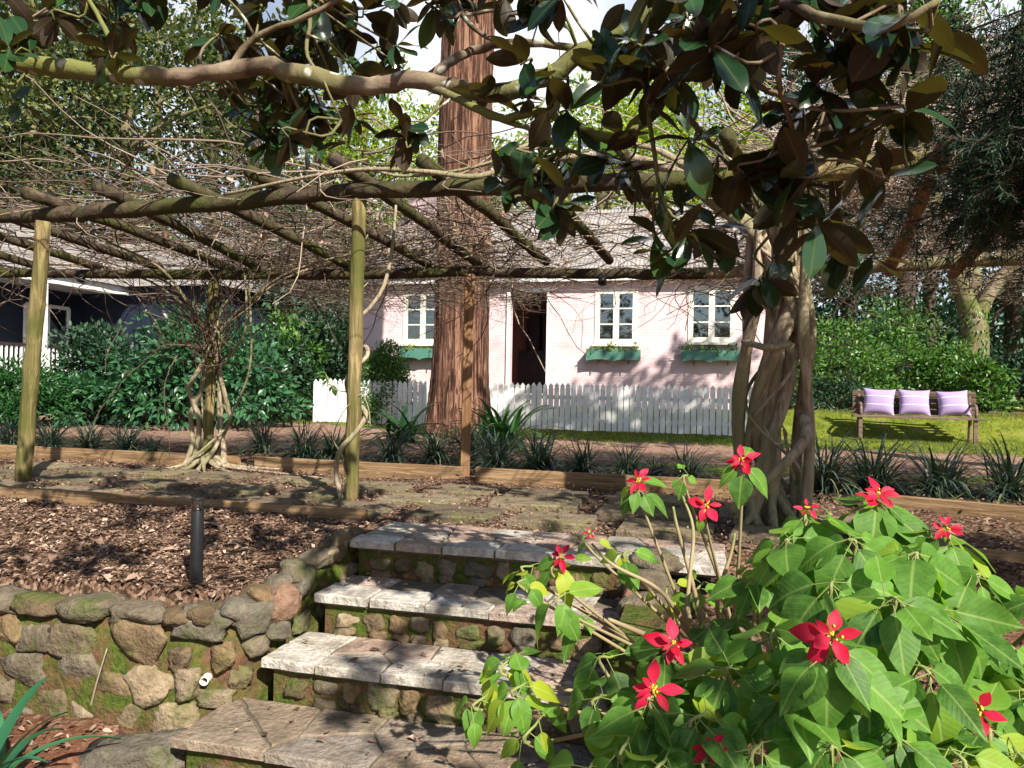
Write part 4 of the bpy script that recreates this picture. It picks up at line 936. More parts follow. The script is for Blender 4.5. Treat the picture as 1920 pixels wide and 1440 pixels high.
# window boxes hang on the wall
for wi, (x0b, x1b, nm) in enumerate([(-6.62, -5.6, 'green scalloped window box under the window left of the redwood trunk'), (-2.41, -1.3, 'green scalloped window box under the middle window'), (-.47, .67, 'green scalloped window box under the window beside the twisted vine')]):
    zt, zb = 1.66, 1.43; bx = thing('window_box', ((x0b+x1b)/2, HV-.13, zb), nm, 'window box', 'green window boxes')
    nn = 41; xs = np.linspace(0, 1, nn); scal = .03*np.abs(np.sin(xs*math.pi*2))-.02*np.exp(-((xs-.5)/.05)**2)
    mb = MB(); fr = HV-.235
    up_ = np.c_[x0b+xs*(x1b-x0b), np.full(nn, fr), np.full(nn, zt)]; lw = np.c_[x0b+xs*(x1b-x0b), np.full(nn, fr), zb+scal]
    V = np.r_[up_, lw, up_+[0, .02, 0], lw+[0, .02, 0]]; k = np.arange(nn-1)
    mb.addq(V, np.concatenate([np.c_[nn+k, nn+k+1, k+1, k], np.c_[2*nn+k, 2*nn+k+1, 3*nn+k+1, 3*nn+k], np.c_[k, k+1, 2*nn+k+1, 2*nn+k], np.c_[3*nn+k, 3*nn+k+1, nn+k+1, nn+k]]))
    for u in (x0b+.01, x1b-.01): mb.box((u, HV-.118, (zt+zb)/2+.02), (.019, .19, zt-zb-.045))
    mb.box(((x0b+x1b)/2, HV-.118, zb+.05), (x1b-x0b-.05, .19, .018)).box(((x0b+x1b)/2, HV-.118, zt-.05), (x1b-x0b-.05, .19, .02))
    keep(mb.build('box', MT['greenpaint'], None), bx)
    for u in (x0b+.24, x1b-.24): keep(MB().box((u, HV-.1, zb-.02), (.02, .18, .02)).box((u, HV-.2, zb-.035), (.018, .018, .1)).build('bracket', MT['black'], None), bx)
    npl = 46 if wi == 2 else 30; u = R.uniform(x0b+.03, x1b-.03, npl); st = np.stack([u, np.full(npl, HV-.12)+R.normal(size=npl)*.04, np.full(npl, zt-.04)], 1)
    P = walk(st, np.stack([R.normal(size=npl)*.5, R.normal(size=npl)*.3-.2, np.ones(npl)], 1), 6, R.uniform(.02, .05, npl), .3)
    V, F = twig_batch(P, np.full(P.shape[:2], .003)); pr = thing('trailing_plant', ((x0b+x1b)/2, HV-.12, zt-.05), ['sparse yellow green plants in the window box left of the redwood', 'thin yellow green plants in the middle window box', 'leafy green plants in the window box beside the twisted vine'][wi], 'plant', 'plants in the window boxes')
    keep(mesh_np('stems', V, [F], MT['grass'], None, np.full(len(V), .5)), pr)
    q = P[:, 2:].reshape(-1, 3); q = np.repeat(q, 2, 0); q = q[R.random(len(q)) < .6]; keep(leaves('leaves', T_S, q, rdir(len(q))+[0, -.3, .2], rdir(len(q))+[0, -.5, .8], R.uniform(.04, .09, len(q)), MT['boxplant'] if wi != 2 else MT['hedge']), pr)

# ------------------------------------------------------------------ navy house with veranda
bh = thing('navy_house', (-15.5, 16, .2), 'dark navy timber house with white veranda posts and pale roof behind the shrubs', 'house')
EU, EV1, EZ = -14.0, 15.6, 3.05
mb = MB().box((-15.6, 12.2, 1.7), (.15, 7.4, 2.9)).box((-13.6, 15.95, 1.72), (4.0, .15, 3.0)).box((-11.68, 17.2, 1.72), (.15, 2.3, 3.0)); keep(mb.build('wall', MT['navy'], None), bh)
mb = MB().box((-14.8, 12.0, .62), (1.6, 7.4, .12)); keep(mb.build('veranda_floor', MT['white'], None), bh)
mb = MB().box((-14.75, 12., .3), (1.4, 7.2, .5)); keep(mb.build('plinth', MT['navy'], None), bh)
mb = MB().box((EU, 12.0, EZ), (.04, 7.3, .2)); keep(mb.build('fascia', MT['white'], None), bh)
mb = MB(); mb.add([[EU+.12, 8.2, EZ+.1], [EU+.12, EV1-.1, EZ+.1], [-17.6, EV1+3.0, EZ+1.9], [-17.6, 8.2, EZ+1.9]], [(0, 1, 2, 3)]); mb.add([[-14.1, EV1-.1, EZ+.11], [-11.3, EV1-.1, EZ+.11], [-12.8, EV1+3.0, EZ+1.9], [-17.6, EV1+3.0, EZ+1.9]], [(0, 1, 2, 3)]); mb.add([[-11.3, EV1-.1, EZ+.11], [-11.3, EV1+6, EZ+.11], [-12.8, EV1+3, EZ+1.9]], [(0, 1, 2)])
mb.add([[EU, 8.2, EZ-.05], [EU, EV1, EZ-.05], [-15.6, EV1, EZ-.04], [-15.6, 8.2, EZ-.04]], [(0, 1, 2, 3)])
keep(mb.build('roof', MT['roof'], None), bh)
for v in (8.6, 10.3, 13.25): keep(MB().box((EU-.06, v, 1.8), (.13, .13, 2.4)).build('veranda_post', MT['white'], None, False, .006), bh)
mb = MB()
for v in np.arange(8.7, 15.5, .115): mb.box((EU-.06, v, 1.12), (.035, .035, .82))
keep(mb.build('railing', MT['white'], None), bh)
keep(MB().box((EU-.06, 12.05, 1.56), (.07, 6.9, .06)).build('handrail', MT['darkwood'], None), bh)
for v0 in (11.4, 14.15):
    mb = MB()
    for vc, zc, sv, sz in [(v0, 1.85, .07, 1.5), (v0+1.2, 1.85, .07, 1.5), (v0+.6, 2.6, 1.2, .08), (v0+.6, 1.1, 1.2, .08), (v0+.6, 1.85, .06, 1.4), (v0+.6, 1.9, 1.1, .04)]: mb.box((-15.5, vc, zc), (.06, sv, sz))
    w = keep(mb.build('window', MT['white'], None), bh); o = MB().box((-15.515, v0+.6, 1.85), (.004, 1.1, 1.4)).build('pane', MT['glass'], None); o.parent = w
mb = MB()
for zc, sz, du in [(1.85, 1.4, 0)]:
    mb.box((-15.2, 14.05, 1.85), (.5, .05, .07)).box((-15.2, 14.05, 2.55), (.5, .05, .07)).box((-15.2, 14.05, 1.15), (.5, .05, .07)).box((-15.42, 14.05, 1.85), (.06, .052, 1.4)).box((-14.98, 14.05, 1.85), (.06, .052, 1.4))
keep(mb.build('casement', MT['white'], None), bh)

# ------------------------------------------------------------------ shrubs
def at(x, y, d): q = dep(x, y, d); q[2] = float(ground_h(q[0], q[1])); return tuple(q)
G = 'leafy shrubs in front of the navy house'
shrub('shrub', at(205, 770, 13.3), .75, .7, .85, 46, 30, (.11, .19), 'hydr', 'low broad leaved shrub left of the tallest one, at the gravel edge', T_HYD, .35, group=G)
shrub('shrub', at(325, 775, 13.2), 1.2, .9, 1.6, 95, 34, (.1, .18), 'hydr', 'tallest broad leaved green shrub, left of the twisted bare trunk', T_HYD, .35, group=G)
shrub('shrub', at(470, 772, 13.4), .95, .85, 1.35, 72, 34, (.1, .17), 'hydr', 'sunlit broad leaved shrub right of the twisted bare trunk', T_HYD, .35, group=G)
shrub('shrub', at(530, 765, 16.2), .95, .7, 1.9, 66, 34, (.09, .15), 'hedge', 'bright green shrub at the left end of the picket fence', T_S, .25, group=G)
shrub('shrub', at(520, 760, 15.6), .8, .7, 1.5, 50, 34, (.09, .16), 'darkleaf', 'dark shrub between the bright green shrub and the navy house', T_S, .25, group=G)
shrub('shrub', at(185, 750, 13.9), 1.15, .8, 1.6, 110, 44, (.08, .14), 'darkleaf', 'dark fine leaved shrub against the veranda railing', T_S, .1, group=G)
shrub('shrub', at(400, 750, 14.9), 1.5, .6, 2.0, 100, 34, (.1, .17), 'hydr', 'tall leafy shrub against the end wall of the navy house', T_HYD, .3, group=G)
shrub('shrub', at(40, 780, 12.9), 1.2, .9, 1.0, 120, 70, (.06, .11), 'fern', 'low feathery dark green shrub below the veranda', tmpl_simple(.32, .05, .1), .3, group=G)
shrub('shrub', at(-110, 780, 12.5), 1.0, .9, 1.0, 90, 60, (.06, .12), 'fern', 'feathery green shrub cut by the left edge behind the yellow post', tmpl_simple(.32, .05, .1), .3, group=G)
shrub('shrub', at(590, 760, 16.8), 1.0, .6, 1.9, 70, 36, (.1, .17), 'darkleaf', 'dark shrub left of the cottage corner behind the fence end', T_S, .25, group=G)
shrub('round_shrub', at(722, 760, 15.1), .53, .45, 1.3, 150, 70, (.045, .075), 'hedge', 'clipped round shrub behind the fence below the left cottage window', T_S, .0, fill=.8)
G = 'green hedge shrubs behind the bench'
for x, y, d, rx, ry, rz, nc, sz, lf, lb in [(1570, 790, 17.2, 1.25, 1., 1.7, 90, (.07, .13), 'hedge', 'tall green hedge shrub right of the twisted vine trunk'), (1680, 790, 17.5, 1.1, 1., 2.1, 95, (.07, .13), 'hedge', 'tallest green shrub behind the left half of the bench'), (1775, 790, 16.8, .9, .9, 1.3, 70, (.07, .12), 'hedge', 'green shrub behind the right half of the bench'), (1845, 795, 15.6, .5, .5, .95, 34, (.09, .15), 'hedge', 'small light green shrub at the right end of the bench'), (1550, 800, 15.8, .9, .5, .65, 50, (.06, .11), 'darkleaf', 'low dark shrub at the hedge foot left of the bench'), (1930, 780, 18., 1.3, 1., 1.3, 80, (.09, .16), 'darkleaf', 'dark green shrub beyond the right end of the bench'), (1640, 770, 20.5, 1.6, 1., 2.6, 80, (.1, .18), 'darkleaf', 'dark tall shrub behind the green hedge')]:
    shrub('shrub', at(x, y, d), rx, ry, rz, nc, 42, sz, lf, lb, T_S, .2, group=G)

# ------------------------------------------------------------------ trees
# forked mossy tree right of the bench
p = at(1822, 770, 19.0); ft = thing('forked_tree', p, 'mossy tree with pale forked trunk to the right of the bench', 'tree')
mb = MB(); Q = lambda x, y, o=0.: dep(x, y, 19.+o)-np.array(p)
for pts, r0, r1 in [([(0, 0, -.2), Q(1822, 700), Q(1825, 640), Q(1828, 600)], .36, .3), ([Q(1828, 612), Q(1808, 560), Q(1790, 500), Q(1780, 430, .4), Q(1740, 330, .8), Q(1700, 180, 1.)], .26, .1), ([Q(1829, 610), Q(1850, 560), Q(1885, 510), Q(1935, 450, -.4), Q(2010, 330, -.5)], .2, .07), ([Q(1826, 640), Q(1828, 540, .5), Q(1824, 450, .8), Q(1840, 250, 1.2)], .2, .07), ([Q(1818, 555), Q(1850, 530, -.4), Q(1920, 520, -.8)], .03, .012)]:
    mb.tube(smooth_path(pts, 18), np.linspace(r0, r1, 18), 12, True, .5, .07, len(pts)+int(r0*99))
mb.build('trunk', MT['trunkpale'], ft, True)
n = 40; o = rdir(n); cent = o*[2.6, 2.2, 1.6]*R.uniform(.4, 1, (n, 1))+Q(1830, 120, 1.); q, d, nm, s = clump_leaves(cent, .8, 60, Q(1830, 200, 1.), (.12, .22), .5, .3)
leaves('crown', T_S, q, d, nm, s, MT['hedge'], ft)
n = 700; h_ = R.uniform(0, 2.6, n); a = R.uniform(0, 6.28, n); leaves('ivy', T_S, np.stack([np.cos(a)*(.38-.03*h_), np.sin(a)*(.36-.03*h_), h_], 1), np.stack([np.cos(a)*.4, np.sin(a)*.4, R.normal(size=n)*.5-.4], 1), np.stack([np.cos(a), np.sin(a), np.full(n, .3)], 1), R.uniform(.06, .11, n), MT['hedge'], ft)

BG = 'trees behind the cottage and houses'
# (px, base y, depth, height, trunk r, crown centre z, rx, rz, clumps, per, leaf size, leaf, bark, label, shape)
specs = [
 (1110, 760, 26, 12., .22, 7.6, 3.2, 3.8, 120, 75, (.14, .24), 'bright', 'trunkpale', 'bright lime green tree behind the cottage roof, right of the redwood', 'round'),
 (1280, 760, 30, 13., .22, 9.6, 3.6, 4.6, 120, 70, (.16, .28), 'bright', 'trunkpale', 'sunlit lime tree behind the cottage roof, farther from the redwood', 'round'),
 (690, 760, 27, 12., .2, 7.4, 2.9, 4.0, 120, 75, (.14, .24), 'bright', 'trunkpale', 'yellow green tree seen just left of the redwood trunk', 'round'),
 (540, 760, 31, 16., .25, 10.5, 3.2, 5.0, 100, 55, (.2, .32), 'euc', 'trunkdark', 'olive green tall tree between the yellow green tree and the sky gap', 'round'),
 (230, 760, 24, 15., .26, 8.4, 3.9, 4.8, 150, 60, (.16, .27), 'euc', 'trunkpale', 'dense olive green tree above the navy house roof', 'round'),
 (60, 760, 22, 13., .24, 7.4, 3.2, 4.6, 125, 60, (.16, .27), 'euc', 'trunkpale', 'olive tree with pale leaning trunk at the left edge', 'round'),
 (395, 760, 38, 22., .34, 15., 2.4, 4.6, 46, 60, (.22, .36), 'euc', 'trunkpale', 'tall bare pale trunk standing in the left sky gap', 'round'),
 (300, 770, 34, 18., .25, 14., 4.4, 5.0, 120, 60, (.2, .32), 'euc', 'trunkpale', 'tall olive green crown high above the navy house', 'round'),
 (100, 770, 33, 19., .28, 13.5, 4.4, 5.4, 130, 65, (.18, .3), 'darkleaf', 'trunkdark', 'dark tall tree behind the olive trees', 'round'),
 (480, 760, 23, 9., .15, 4.6, 2.6, 2.2, 80, 70, (.12, .2), 'euc', 'trunkdark', 'low olive tree right of the navy house', 'round'),
 (600, 765, 20, 8., .16, 4.0, 1.6, 2.0, 36, 60, (.13, .22), 'darkleaf', 'trunkdark', 'dark slender tree just left of the pink cottage', 'round'),
 (1690, 760, 24, 15., .28, 6.6, 2.6, 4.6, 80, 70, (.14, .24), 'conifer', 'trunkdark', 'dark conifer behind the tallest hedge shrub', 'cone'),
 (1590, 760, 25, 14., .26, 6.0, 2.7, 4.4, 80, 70, (.14, .24), 'darkleaf', 'trunkdark', 'dark evergreen beside the cottage gable', 'cone'),
 (1890, 760, 26, 16., .28, 6.2, 2.2, 4.6, 60, 60, (.16, .26), 'conifer', 'trunkdark', 'dark conifer with straight trunk right of the forked tree', 'cone'),
 (1470, 760, 32, 17., .28, 10.5, 3.8, 5.6, 120, 70, (.18, .3), 'darkleaf', 'trunkdark', 'dark green tree behind the right end of the cottage roof', 'round'),
 (1740, 760, 36, 20., .3, 12., 5., 7., 140, 65, (.2, .34), 'conifer', 'trunkdark', 'far dark conifer above the pergola at the right', 'cone'),
 (880, 760, 36, 15., .26, 9.0, 4.0, 4.6, 110, 70, (.18, .3), 'bright', 'trunkpale', 'pale lime tree far behind the redwood trunk', 'round'),
 (2060, 760, 22, 13., .26, 6., 2.8, 3.8, 80, 70, (.14, .24), 'darkleaf', 'trunkdark', 'dark tree cut by the right edge', 'round'),
 (-120, 770, 20, 12., .24, 6.5, 3., 3.4, 100, 70, (.12, .2), 'euc', 'trunkdark', 'olive tree cut by the left edge', 'round'),
]
for (x, y, dd, h, tr, cz, rx, crz, nc, per, sz, lf, bk, lb, shp) in specs:
    tree('background_tree', at(x, y, dd), h, tr, cz, rx, crz, nc, per, sz, lf, bk, lb, T_S, (R.uniform(-.4, .4), R.uniform(-.3, .3)), 10, .3, 1., BG, 'tree', shp)
# far belt of woodland closing the gaps
n = 76000; a = R.uniform(rad(-62), rad(62), n)-YAW*0; dd = R.uniform(46, 60, n); hh = R.beta(1.1, 1.7, n)*(8.5+2.*np.sin(a*9)+1.4*np.sin(a*23+1))
fwd = np.stack([np.sin(a-YAW), np.cos(a-YAW)], 1)
fwo = leaves('far_woods', T_S, np.stack([fwd[:, 0]*dd, fwd[:, 1]*dd, hh], 1), rdir(n), rdir(n), R.uniform(.35, .75, n), MT['darkleaf'])
tag(fwo, 'far belt of dark green woodland', 'woods', kind='stuff')

# conifer hanging in at the upper right: trunk just outside the picture
cf = thing('conifer', (3.55, 2.35, -.5), 'close dark conifer with feathery drooping sprays at the upper right', 'tree')
mb = MB(); mb.tube(smooth_path([[0, 0, -.3], [.03, 0, 1.5], [0, .03, 3], [0, 0, 5]], 20), np.linspace(.16, .03, 20), 12, True, .5, .06)
Pb = []; base = np.array([3.55, 2.35, -.5])
tips = [dep(*t)-base for t in [(1800, 215, 3.3), (1850, 115, 3.2), (1830, 330, 3.4), (1875, 420, 3.5), (1880, 60, 3.0), (1905, 250, 3.0), (1900, 340, 3.1), (1930, 180, 3.1), (1960, 420, 3.3), (1845, 270, 3.6), (1940, 40, 3.3), (2000, 300, 3.2), (1865, 375, 3.2), (1815, 150, 3.6), (1890, 300, 3.6), (1925, 330, 3.5), (1910, 200, 3.7)]]
tips += [q+R.normal(size=3)*.12 for q in tips[2:]]+[dep(R.uniform(1860, 1990), R.uniform(120, 430), R.uniform(3.3, 3.9))-base for _ in range(14)]
tips += [np.array([math.cos(a)*R.uniform(.8, 1.5), math.sin(a)*R.uniform(.8, 1.5), z]) for a, z in zip(R.uniform(-.8, 1.2, 14), R.uniform(1.2, 3.6, 14))]
for i, q in enumerate(tips):
    s0 = np.array([0, 0, q[2]+.25]); b = smooth_path([s0, s0*.5+q*.5+[0, 0, .1], q], 9); mb.tube(b, np.linspace(.02, .004, 9), 5, True, .3); Pb.append(b)
mb.build('trunk', MT['trunkdark'], cf, True)
Pb = np.array(Pb); src = Pb[:, 2:].reshape(-1, 3); ax = np.repeat((Pb[:, -1]-Pb[:, 2]), Pb.shape[1]-2, 0)
n = len(src)*10; st = np.repeat(src, 10, 0)+R.normal(size=(n, 3))*.03; d0 = unit(np.repeat(ax, 10, 0))*.7+rdir(n)*.8+[0, 0, -.25]
P = walk(st, d0, 7, R.uniform(.025, .055, n), .12, -.03); V, F = twig_batch(P, np.full(P.shape[:2], .002))
mesh_np('branchlets', V, [F], MT['trunkdark'], cf, np.zeros(len(V)))
q = np.repeat(P[:, 1:].reshape(-1, 3), 9, 0); tg = np.repeat(unit(np.gradient(P, axis=1))[:, 1:].reshape(-1, 3), 9, 0); q = q+R.normal(size=q.shape)*.008
leaves('foliage', tmpl_simple(.11, .02, .1), q, tg*.8+rdir(len(q))*.8+[0, 0, -.15], rdir(len(q))+[0, 0, .7], R.uniform(.025, .05, len(q)), MT['conifer'], cf)

tree('shade_tree', (7.2, 7.2, 0), 9., .3, 7.9, 2.7, 1.1, 60, 90, (.16, .26), 'euc', 'trunkdark', 'olive tree standing beyond the right edge whose crown shades the picket fence', T_S, (-2.1, -.3), 9, .3, .75, None, 'tree', 'round')

# ------------------------------------------------------------------ bench and cushions
b0, b1 = onz(1618, 824, .07), onz(1824, 832, .07); bl_ = np.linalg.norm((b1-b0)[:2]); ba = math.atan2(b1[1]-b0[1], b1[0]-b0[0])
BW = 1.95; bc = (b0+b1)/2; bc[2] = float(ground_h(bc[0], bc[1]))
be = thing('garden_bench', bc, 'slatted brown garden bench on the lawn in front of the hedge', 'bench', None, ba)
for k, y in enumerate((0, .09, .18, .27, .36)): pass
mb = MB()
for y in (0, .1, .2, .3, .4): mb.box((0, y, .42), (BW, .085, .035))
mb.build('seat', MT['benchwood'], be, False, .004)
bb = [[1, 0, 0], [0, .97, .24], [0, -.24, .97]]; mb = MB()
for k in range(4): mb.box((0, .47+.03*k, .5+.105*k), (BW-.04, .028, .085), 0, .5, bb)
mb.build('backrest', MT['benchwood'], be, False, .004)
for s in (-1, 1):
    x = s*(BW/2-.12)
    MB().box((x, .02, .2), (.06, .06, .42)).build('leg', MT['benchwood'], be, False, .004)
    mb = MB(); mb.tube([(x, .5, -.02), (x, .44, .4), (x, .6, .88)], .03, 6); mb.build('leg', MT['benchwood'], be)
    mb = MB(); mb.tube(smooth_path([(x, .52, .62), (x, .25, .64), (x, .02, .62), (x, -.02, .44)], 12), .024, 8); mb.build('armrest', MT['benchwood'], be, True)
nq = 14; g = np.linspace(-1, 1, nq); gx_, gy_ = np.meshgrid(g, g, indexing='ij')
th = (1-np.abs(gx_)**2.6)*(1-np.abs(gy_)**2.6); ed = 1-.07*(1-np.abs(gx_)**2)*0; sx = gx_*(1-.09*(1-gy_**2)); sy = gy_*(1-.09*(1-gx_**2))
fr = np.stack([sx*.255, -.085*th**.6-.004, sy*.235], -1).reshape(-1, 3); bk = np.stack([sx*.255, .085*th**.6+.004, sy*.235], -1).reshape(-1, 3)
ii = np.arange(nq*nq).reshape(nq, nq); qf = np.stack([ii[:-1, :-1], ii[1:, :-1], ii[1:, 1:], ii[:-1, 1:]], -1).reshape(-1, 4)
bd = np.r_[ii[0, :], ii[1:, -1], ii[-1, -2::-1], ii[-2:0:-1, 0]]; m_ = nq*nq
rim = np.array([[bd[k], bd[(k+1) % len(bd)], m_+bd[(k+1) % len(bd)], m_+bd[k]] for k in range(len(bd))])
cush0 = mesh_np('cushion', np.r_[fr, bk], [np.concatenate([qf, qf[:, ::-1]+m_, rim])], MT['cushion'])
cm = Matrix.Translation(Vector(bc)) @ Matrix.Rotation(ba, 4, 'Z')
for k, (x, tilt, lb) in enumerate([(-.55, .05, 'striped lilac cushion at the left end of the bench'), (.0, .0, 'striped lilac cushion in the middle of the bench'), (.58, -.05, 'striped lilac cushion at the right end of the bench, lit brightest')]):
    o = cush0 if k == 0 else cush0.copy()
    if k: C.objects.link(o)
    o.matrix_world = cm @ Matrix.Translation((x, .34, .67)) @ Matrix.Rotation(tilt*1.4, 4, 'Y') @ Matrix.Rotation(-.26-.05*k, 4, 'X') @ Matrix.Rotation((-.1, .07, .02)[k], 4, 'Z') @ Matrix.Diagonal((1-.03*k, 1+.12*k, 1-.02*k, 1))
    tag(o, lb, 'cushion', 'lilac cushions on the bench')

# ------------------------------------------------------------------ magnolia overhead
mg = thing('magnolia_tree', (-4.6, 1.9, -.74), 'magnolia with lichen spotted limbs and glossy brown backed leaves overhead', 'tree')
mb = MB(); tw_ = []
def limb(pts, r0, r1, n=30, tip=False):
    P = smooth_path([dep(*p) for p in pts], n); P[1:-1] += R.normal(size=(n-2, 3))*r0*.12
    mb.tube(P, np.linspace(r0, r1, n)*(1+R.normal(size=n)*.04), 10 if r0 > .012 else 6, True, .5, .04 if r0 > .02 else 0, n); tw_.append(P)
P0 = dep(-250, 60, 3.4)
mb.tube(smooth_path([[-4.6, 1.9, -.9], [-4.55, 1.95, .6], [-4.3, 2.05, 1.7], P0, dep(-100, 105, 3.3)], 24), np.linspace(.14, .05, 24), 12, True, .5, .06)
limb([(-110, 105, 3.3), (0, 115, 3.25), (130, 130, 3.2), (260, 142, 3.1), (350, 142, 3.05), (470, 125, 3.0), (560, 138, 2.95), (680, 160, 2.9), (790, 152, 2.85), (870, 168, 2.8), (930, 175, 2.75), (1010, 150, 2.7), (1110, 88, 2.65), (1200, 40, 2.6), (1330, -40, 2.5)], .04, .03, 70)
limb([(790, 155, 2.85), (850, 112, 2.9), (905, 90, 2.95), (985, 78, 2.9), (1090, 95, 2.85), (1210, 112, 2.7), (1290, 128, 2.6)], .02, .011, 30)
limb([(800, 160, 2.85), (870, 190, 2.75), (940, 222, 2.7), (1010, 210, 2.6), (1070, 232, 2.55), (1130, 258, 2.5), (1180, 250, 2.5), (1215, 220, 2.5)], .017, .012, 30)
limb([(935, 222, 2.75), (1000, 245, 2.6), (1060, 280, 2.5), (1120, 298, 2.5)], .012, .007, 18)
limb([(1180, 55, 2.6), (1205, 110, 2.4), (1212, 180, 2.3), (1222, 260, 2.3), (1235, 345, 2.3)], .011, .006, 18)
limb([(1250, 110, 2.5), (1330, 130, 2.3), (1420, 160, 2.1), (1500, 200, 2.0)], .013, .007, 18)
limb([(1330, -40, 2.5), (1480, 10, 2.0), (1650, 50, 1.75), (1760, 0, 1.7)], .018, .008, 20)
limb([(1240, 160, 2.4), (1300, 230, 2.3), (1360, 300, 2.4), (1420, 380, 2.5), (1455, 480, 2.7)], .01, .006, 22)
limb([(1480, 20, 2.0), (1460, 150, 2.0), (1500, 280, 2.2), (1530, 420, 2.5)], .01, .005, 22)
limb([(575, -30, 3.0), (582, 40, 3.0), (575, 100, 2.95), (605, 150, 2.9), (640, 225, 2.9)], .011, .004, 18)
limb([(850, -20, 2.9), (870, 30, 2.85), (905, 65, 2.85), (960, 85, 2.8)], .012, .008, 16)
limb([(870, 30, 2.85), (940, 20, 2.8), (1010, 40, 2.8)], .008, .005, 12)
limb([(230, 140, 3.1), (200, 60, 3.1), (150, -30, 3.1)], .014, .008, 14)
limb([(430, 128, 3.0), (480, 70, 3.0), (600, 20, 2.9), (700, -40, 2.9)], .014, .008, 16)
ros = []            # leaf rosettes: photograph x, y, distance, leaf length, count
def band(n, x0, x1, y0, y1, d0, d1, l0=.125, l1=.185):
    for _ in range(n): ros.append((R.uniform(x0, x1), R.uniform(y0, y1), R.uniform(d0, d1), R.uniform(l0, l1), int(R.integers(5, 9))))
band(18, -60, 330, -60, 50, 3.3, 3.8, .13, .19); band(5, 0, 140, 40, 100, 3.0, 3.4)
band(34, 390, 790, -60, 105, 3.05, 3.6, .13, .19); band(15, 440, 770, 70, 230, 3.15, 3.6, .13, .19); band(7, 470, 640, 205, 270, 3.05, 3.4)
band(7, 780, 960, -50, 25, 2.6, 3.0); band(21, 960, 1420, -60, 140, 2.0, 2.8); band(10, 960, 1330, 140, 330, 2.2, 2.8)
band(11, 1280, 1590, -40, 230, 1.95, 2.4, .15, .185); band(6, 1330, 1560, 220, 450, 2.1, 2.7, .14, .18); band(3, 1560, 1740, -40, 90, 1.85, 2.1, .16, .18)
ros += [(200, 100, 3.1, .15, 6), (205, 95, 3.0, .14, 6), (548, 250, 2.8, .14, 9), (545, 262, 2.75, .13, 7), (755, 240, 2.7, .14, 8), (760, 258, 2.7, .12, 6), (910, 165, 2.7, .15, 6), (1068, 205, 2.5, .17, 8), (985, 325, 2.5, .15, 8), (1030, 372, 2.5, .15, 8), (1040, 385, 2.4, .13, 6),
        (1290, 450, 2.3, .17, 7), (1400, 330, 2.2, .17, 8), (1480, 345, 2.2, .17, 8), (1420, 540, 2.6, .16, 9), (1430, 530, 2.5, .17, 7), (1560, 470, 2.6, .16, 8), (1620, 300, 2.3, .17, 8), (1640, 480, 2.6, .14, 5), (1660, 230, 2.1, .18, 7), (1700, 215, 2.0, .17, 5), (1655, 40, 1.9, .185, 8), (1600, 60, 1.95, .18, 6), (1660, 200, 2.0, .17, 5), (1350, 440, 2.4, .15, 7), (1280, 380, 2.4, .14, 5), (1500, 420, 2.4, .15, 6), (30, 190, 3.2, .12, 4), (0, 95, 3.3, .14, 6), (1700, 95, 1.9, .19, 4), (1550, 150, 2.0, .18, 6), (1010, 345, 2.45, .16, 7), (1055, 395, 2.4, .15, 7), (940, 330, 2.5, .14, 5), (1270, 470, 2.3, .19, 5), (1230, 440, 2.4, .17, 4), (1700, 40, 1.8, .2, 4), (1760, 60, 1.85, .19, 3), (1660, 330, 2.1, .18, 3), (1140, 300, 2.4, .15, 6), (1190, 330, 2.4, .15, 5)]
Pp, Dd, Nn_, Ss, Rr = [], [], [], [], []; allP = np.concatenate(tw_)
TT, TR = [], []
def rosette(c, L, k, down=.35):
    ax = unit(rdir(1)[0]+np.array([0, -.2, -.35])); e1 = unit(np.cross(ax, rdir(1)[0])); e2 = np.cross(ax, e1); r = R.random()
    for j in range(k):
        a = j*2.4+R.uniform(-.3, .3); sp = R.uniform(.7, 1.5); d = unit(ax*R.uniform(.1, .9)+(e1*math.cos(a)+e2*math.sin(a))*sp+np.array([0, 0, -down*R.random()]))
        Pp.append(c+ax*R.uniform(-.04, .01)); Dd.append(d); Nn_.append(unit(np.array([0, 0, .75])-d*d[2]+ax*.35+rdir(1)[0]*.35)); Ss.append(L*R.uniform(.7, 1.1)); Rr.append(np.clip(r*.6+R.random()*.4, 0, 1))
    return ax
for x, y, d, L, k in ros:
    c = dep(x, y, d); ax = rosette(c, L, k)
    j = np.argmin(np.linalg.norm(allP-c, axis=1)+.15*np.maximum(0, c[2]-allP[:, 2])); q = allP[j]
    if np.linalg.norm(q-c) < 1.1: mb.tube(smooth_path([q, q*.5+c*.5+rdir(1)[0]*.04, c-ax*.05, c], 9), np.linspace(.006, .0035, 9), 5, True)
# the crown goes on above and behind the photographer
ccs = []
while len(ccs) < 36:
    q = np.array([R.uniform(-4.2, 3.4), R.uniform(-2.6, 3.2), R.uniform(2.9, 4.4)])
    pj = q[:2]-np.array([SUN.x, SUN.y])/SUN.z*q[2]
    sh = np.array([SUN.x, SUN.y])/SUN.z
    if min(np.linalg.norm(pj-(np.array([-5.37, 4.9])-sh*h_)) for h_ in np.linspace(0, 2.2, 8)) < .5 or any(np.hypot(pj[0]-a_, pj[1]-b_) < r_ for a_, b_, r_ in [(-.75, 2.3, .6), (-2.3, 2.57, .5), (-2.9, 4.1, .5), (-2., 5.4, .55), (-4.6, 4.3, .4), (-.6, 5.5, .5)]): continue   # where the photograph shows sun
    if all(np.linalg.norm(pj-(c[:2]-np.array([SUN.x, SUN.y])/SUN.z*c[2])) > .58 for c in ccs): ccs.append(q)
    elif R.random() < .004: break
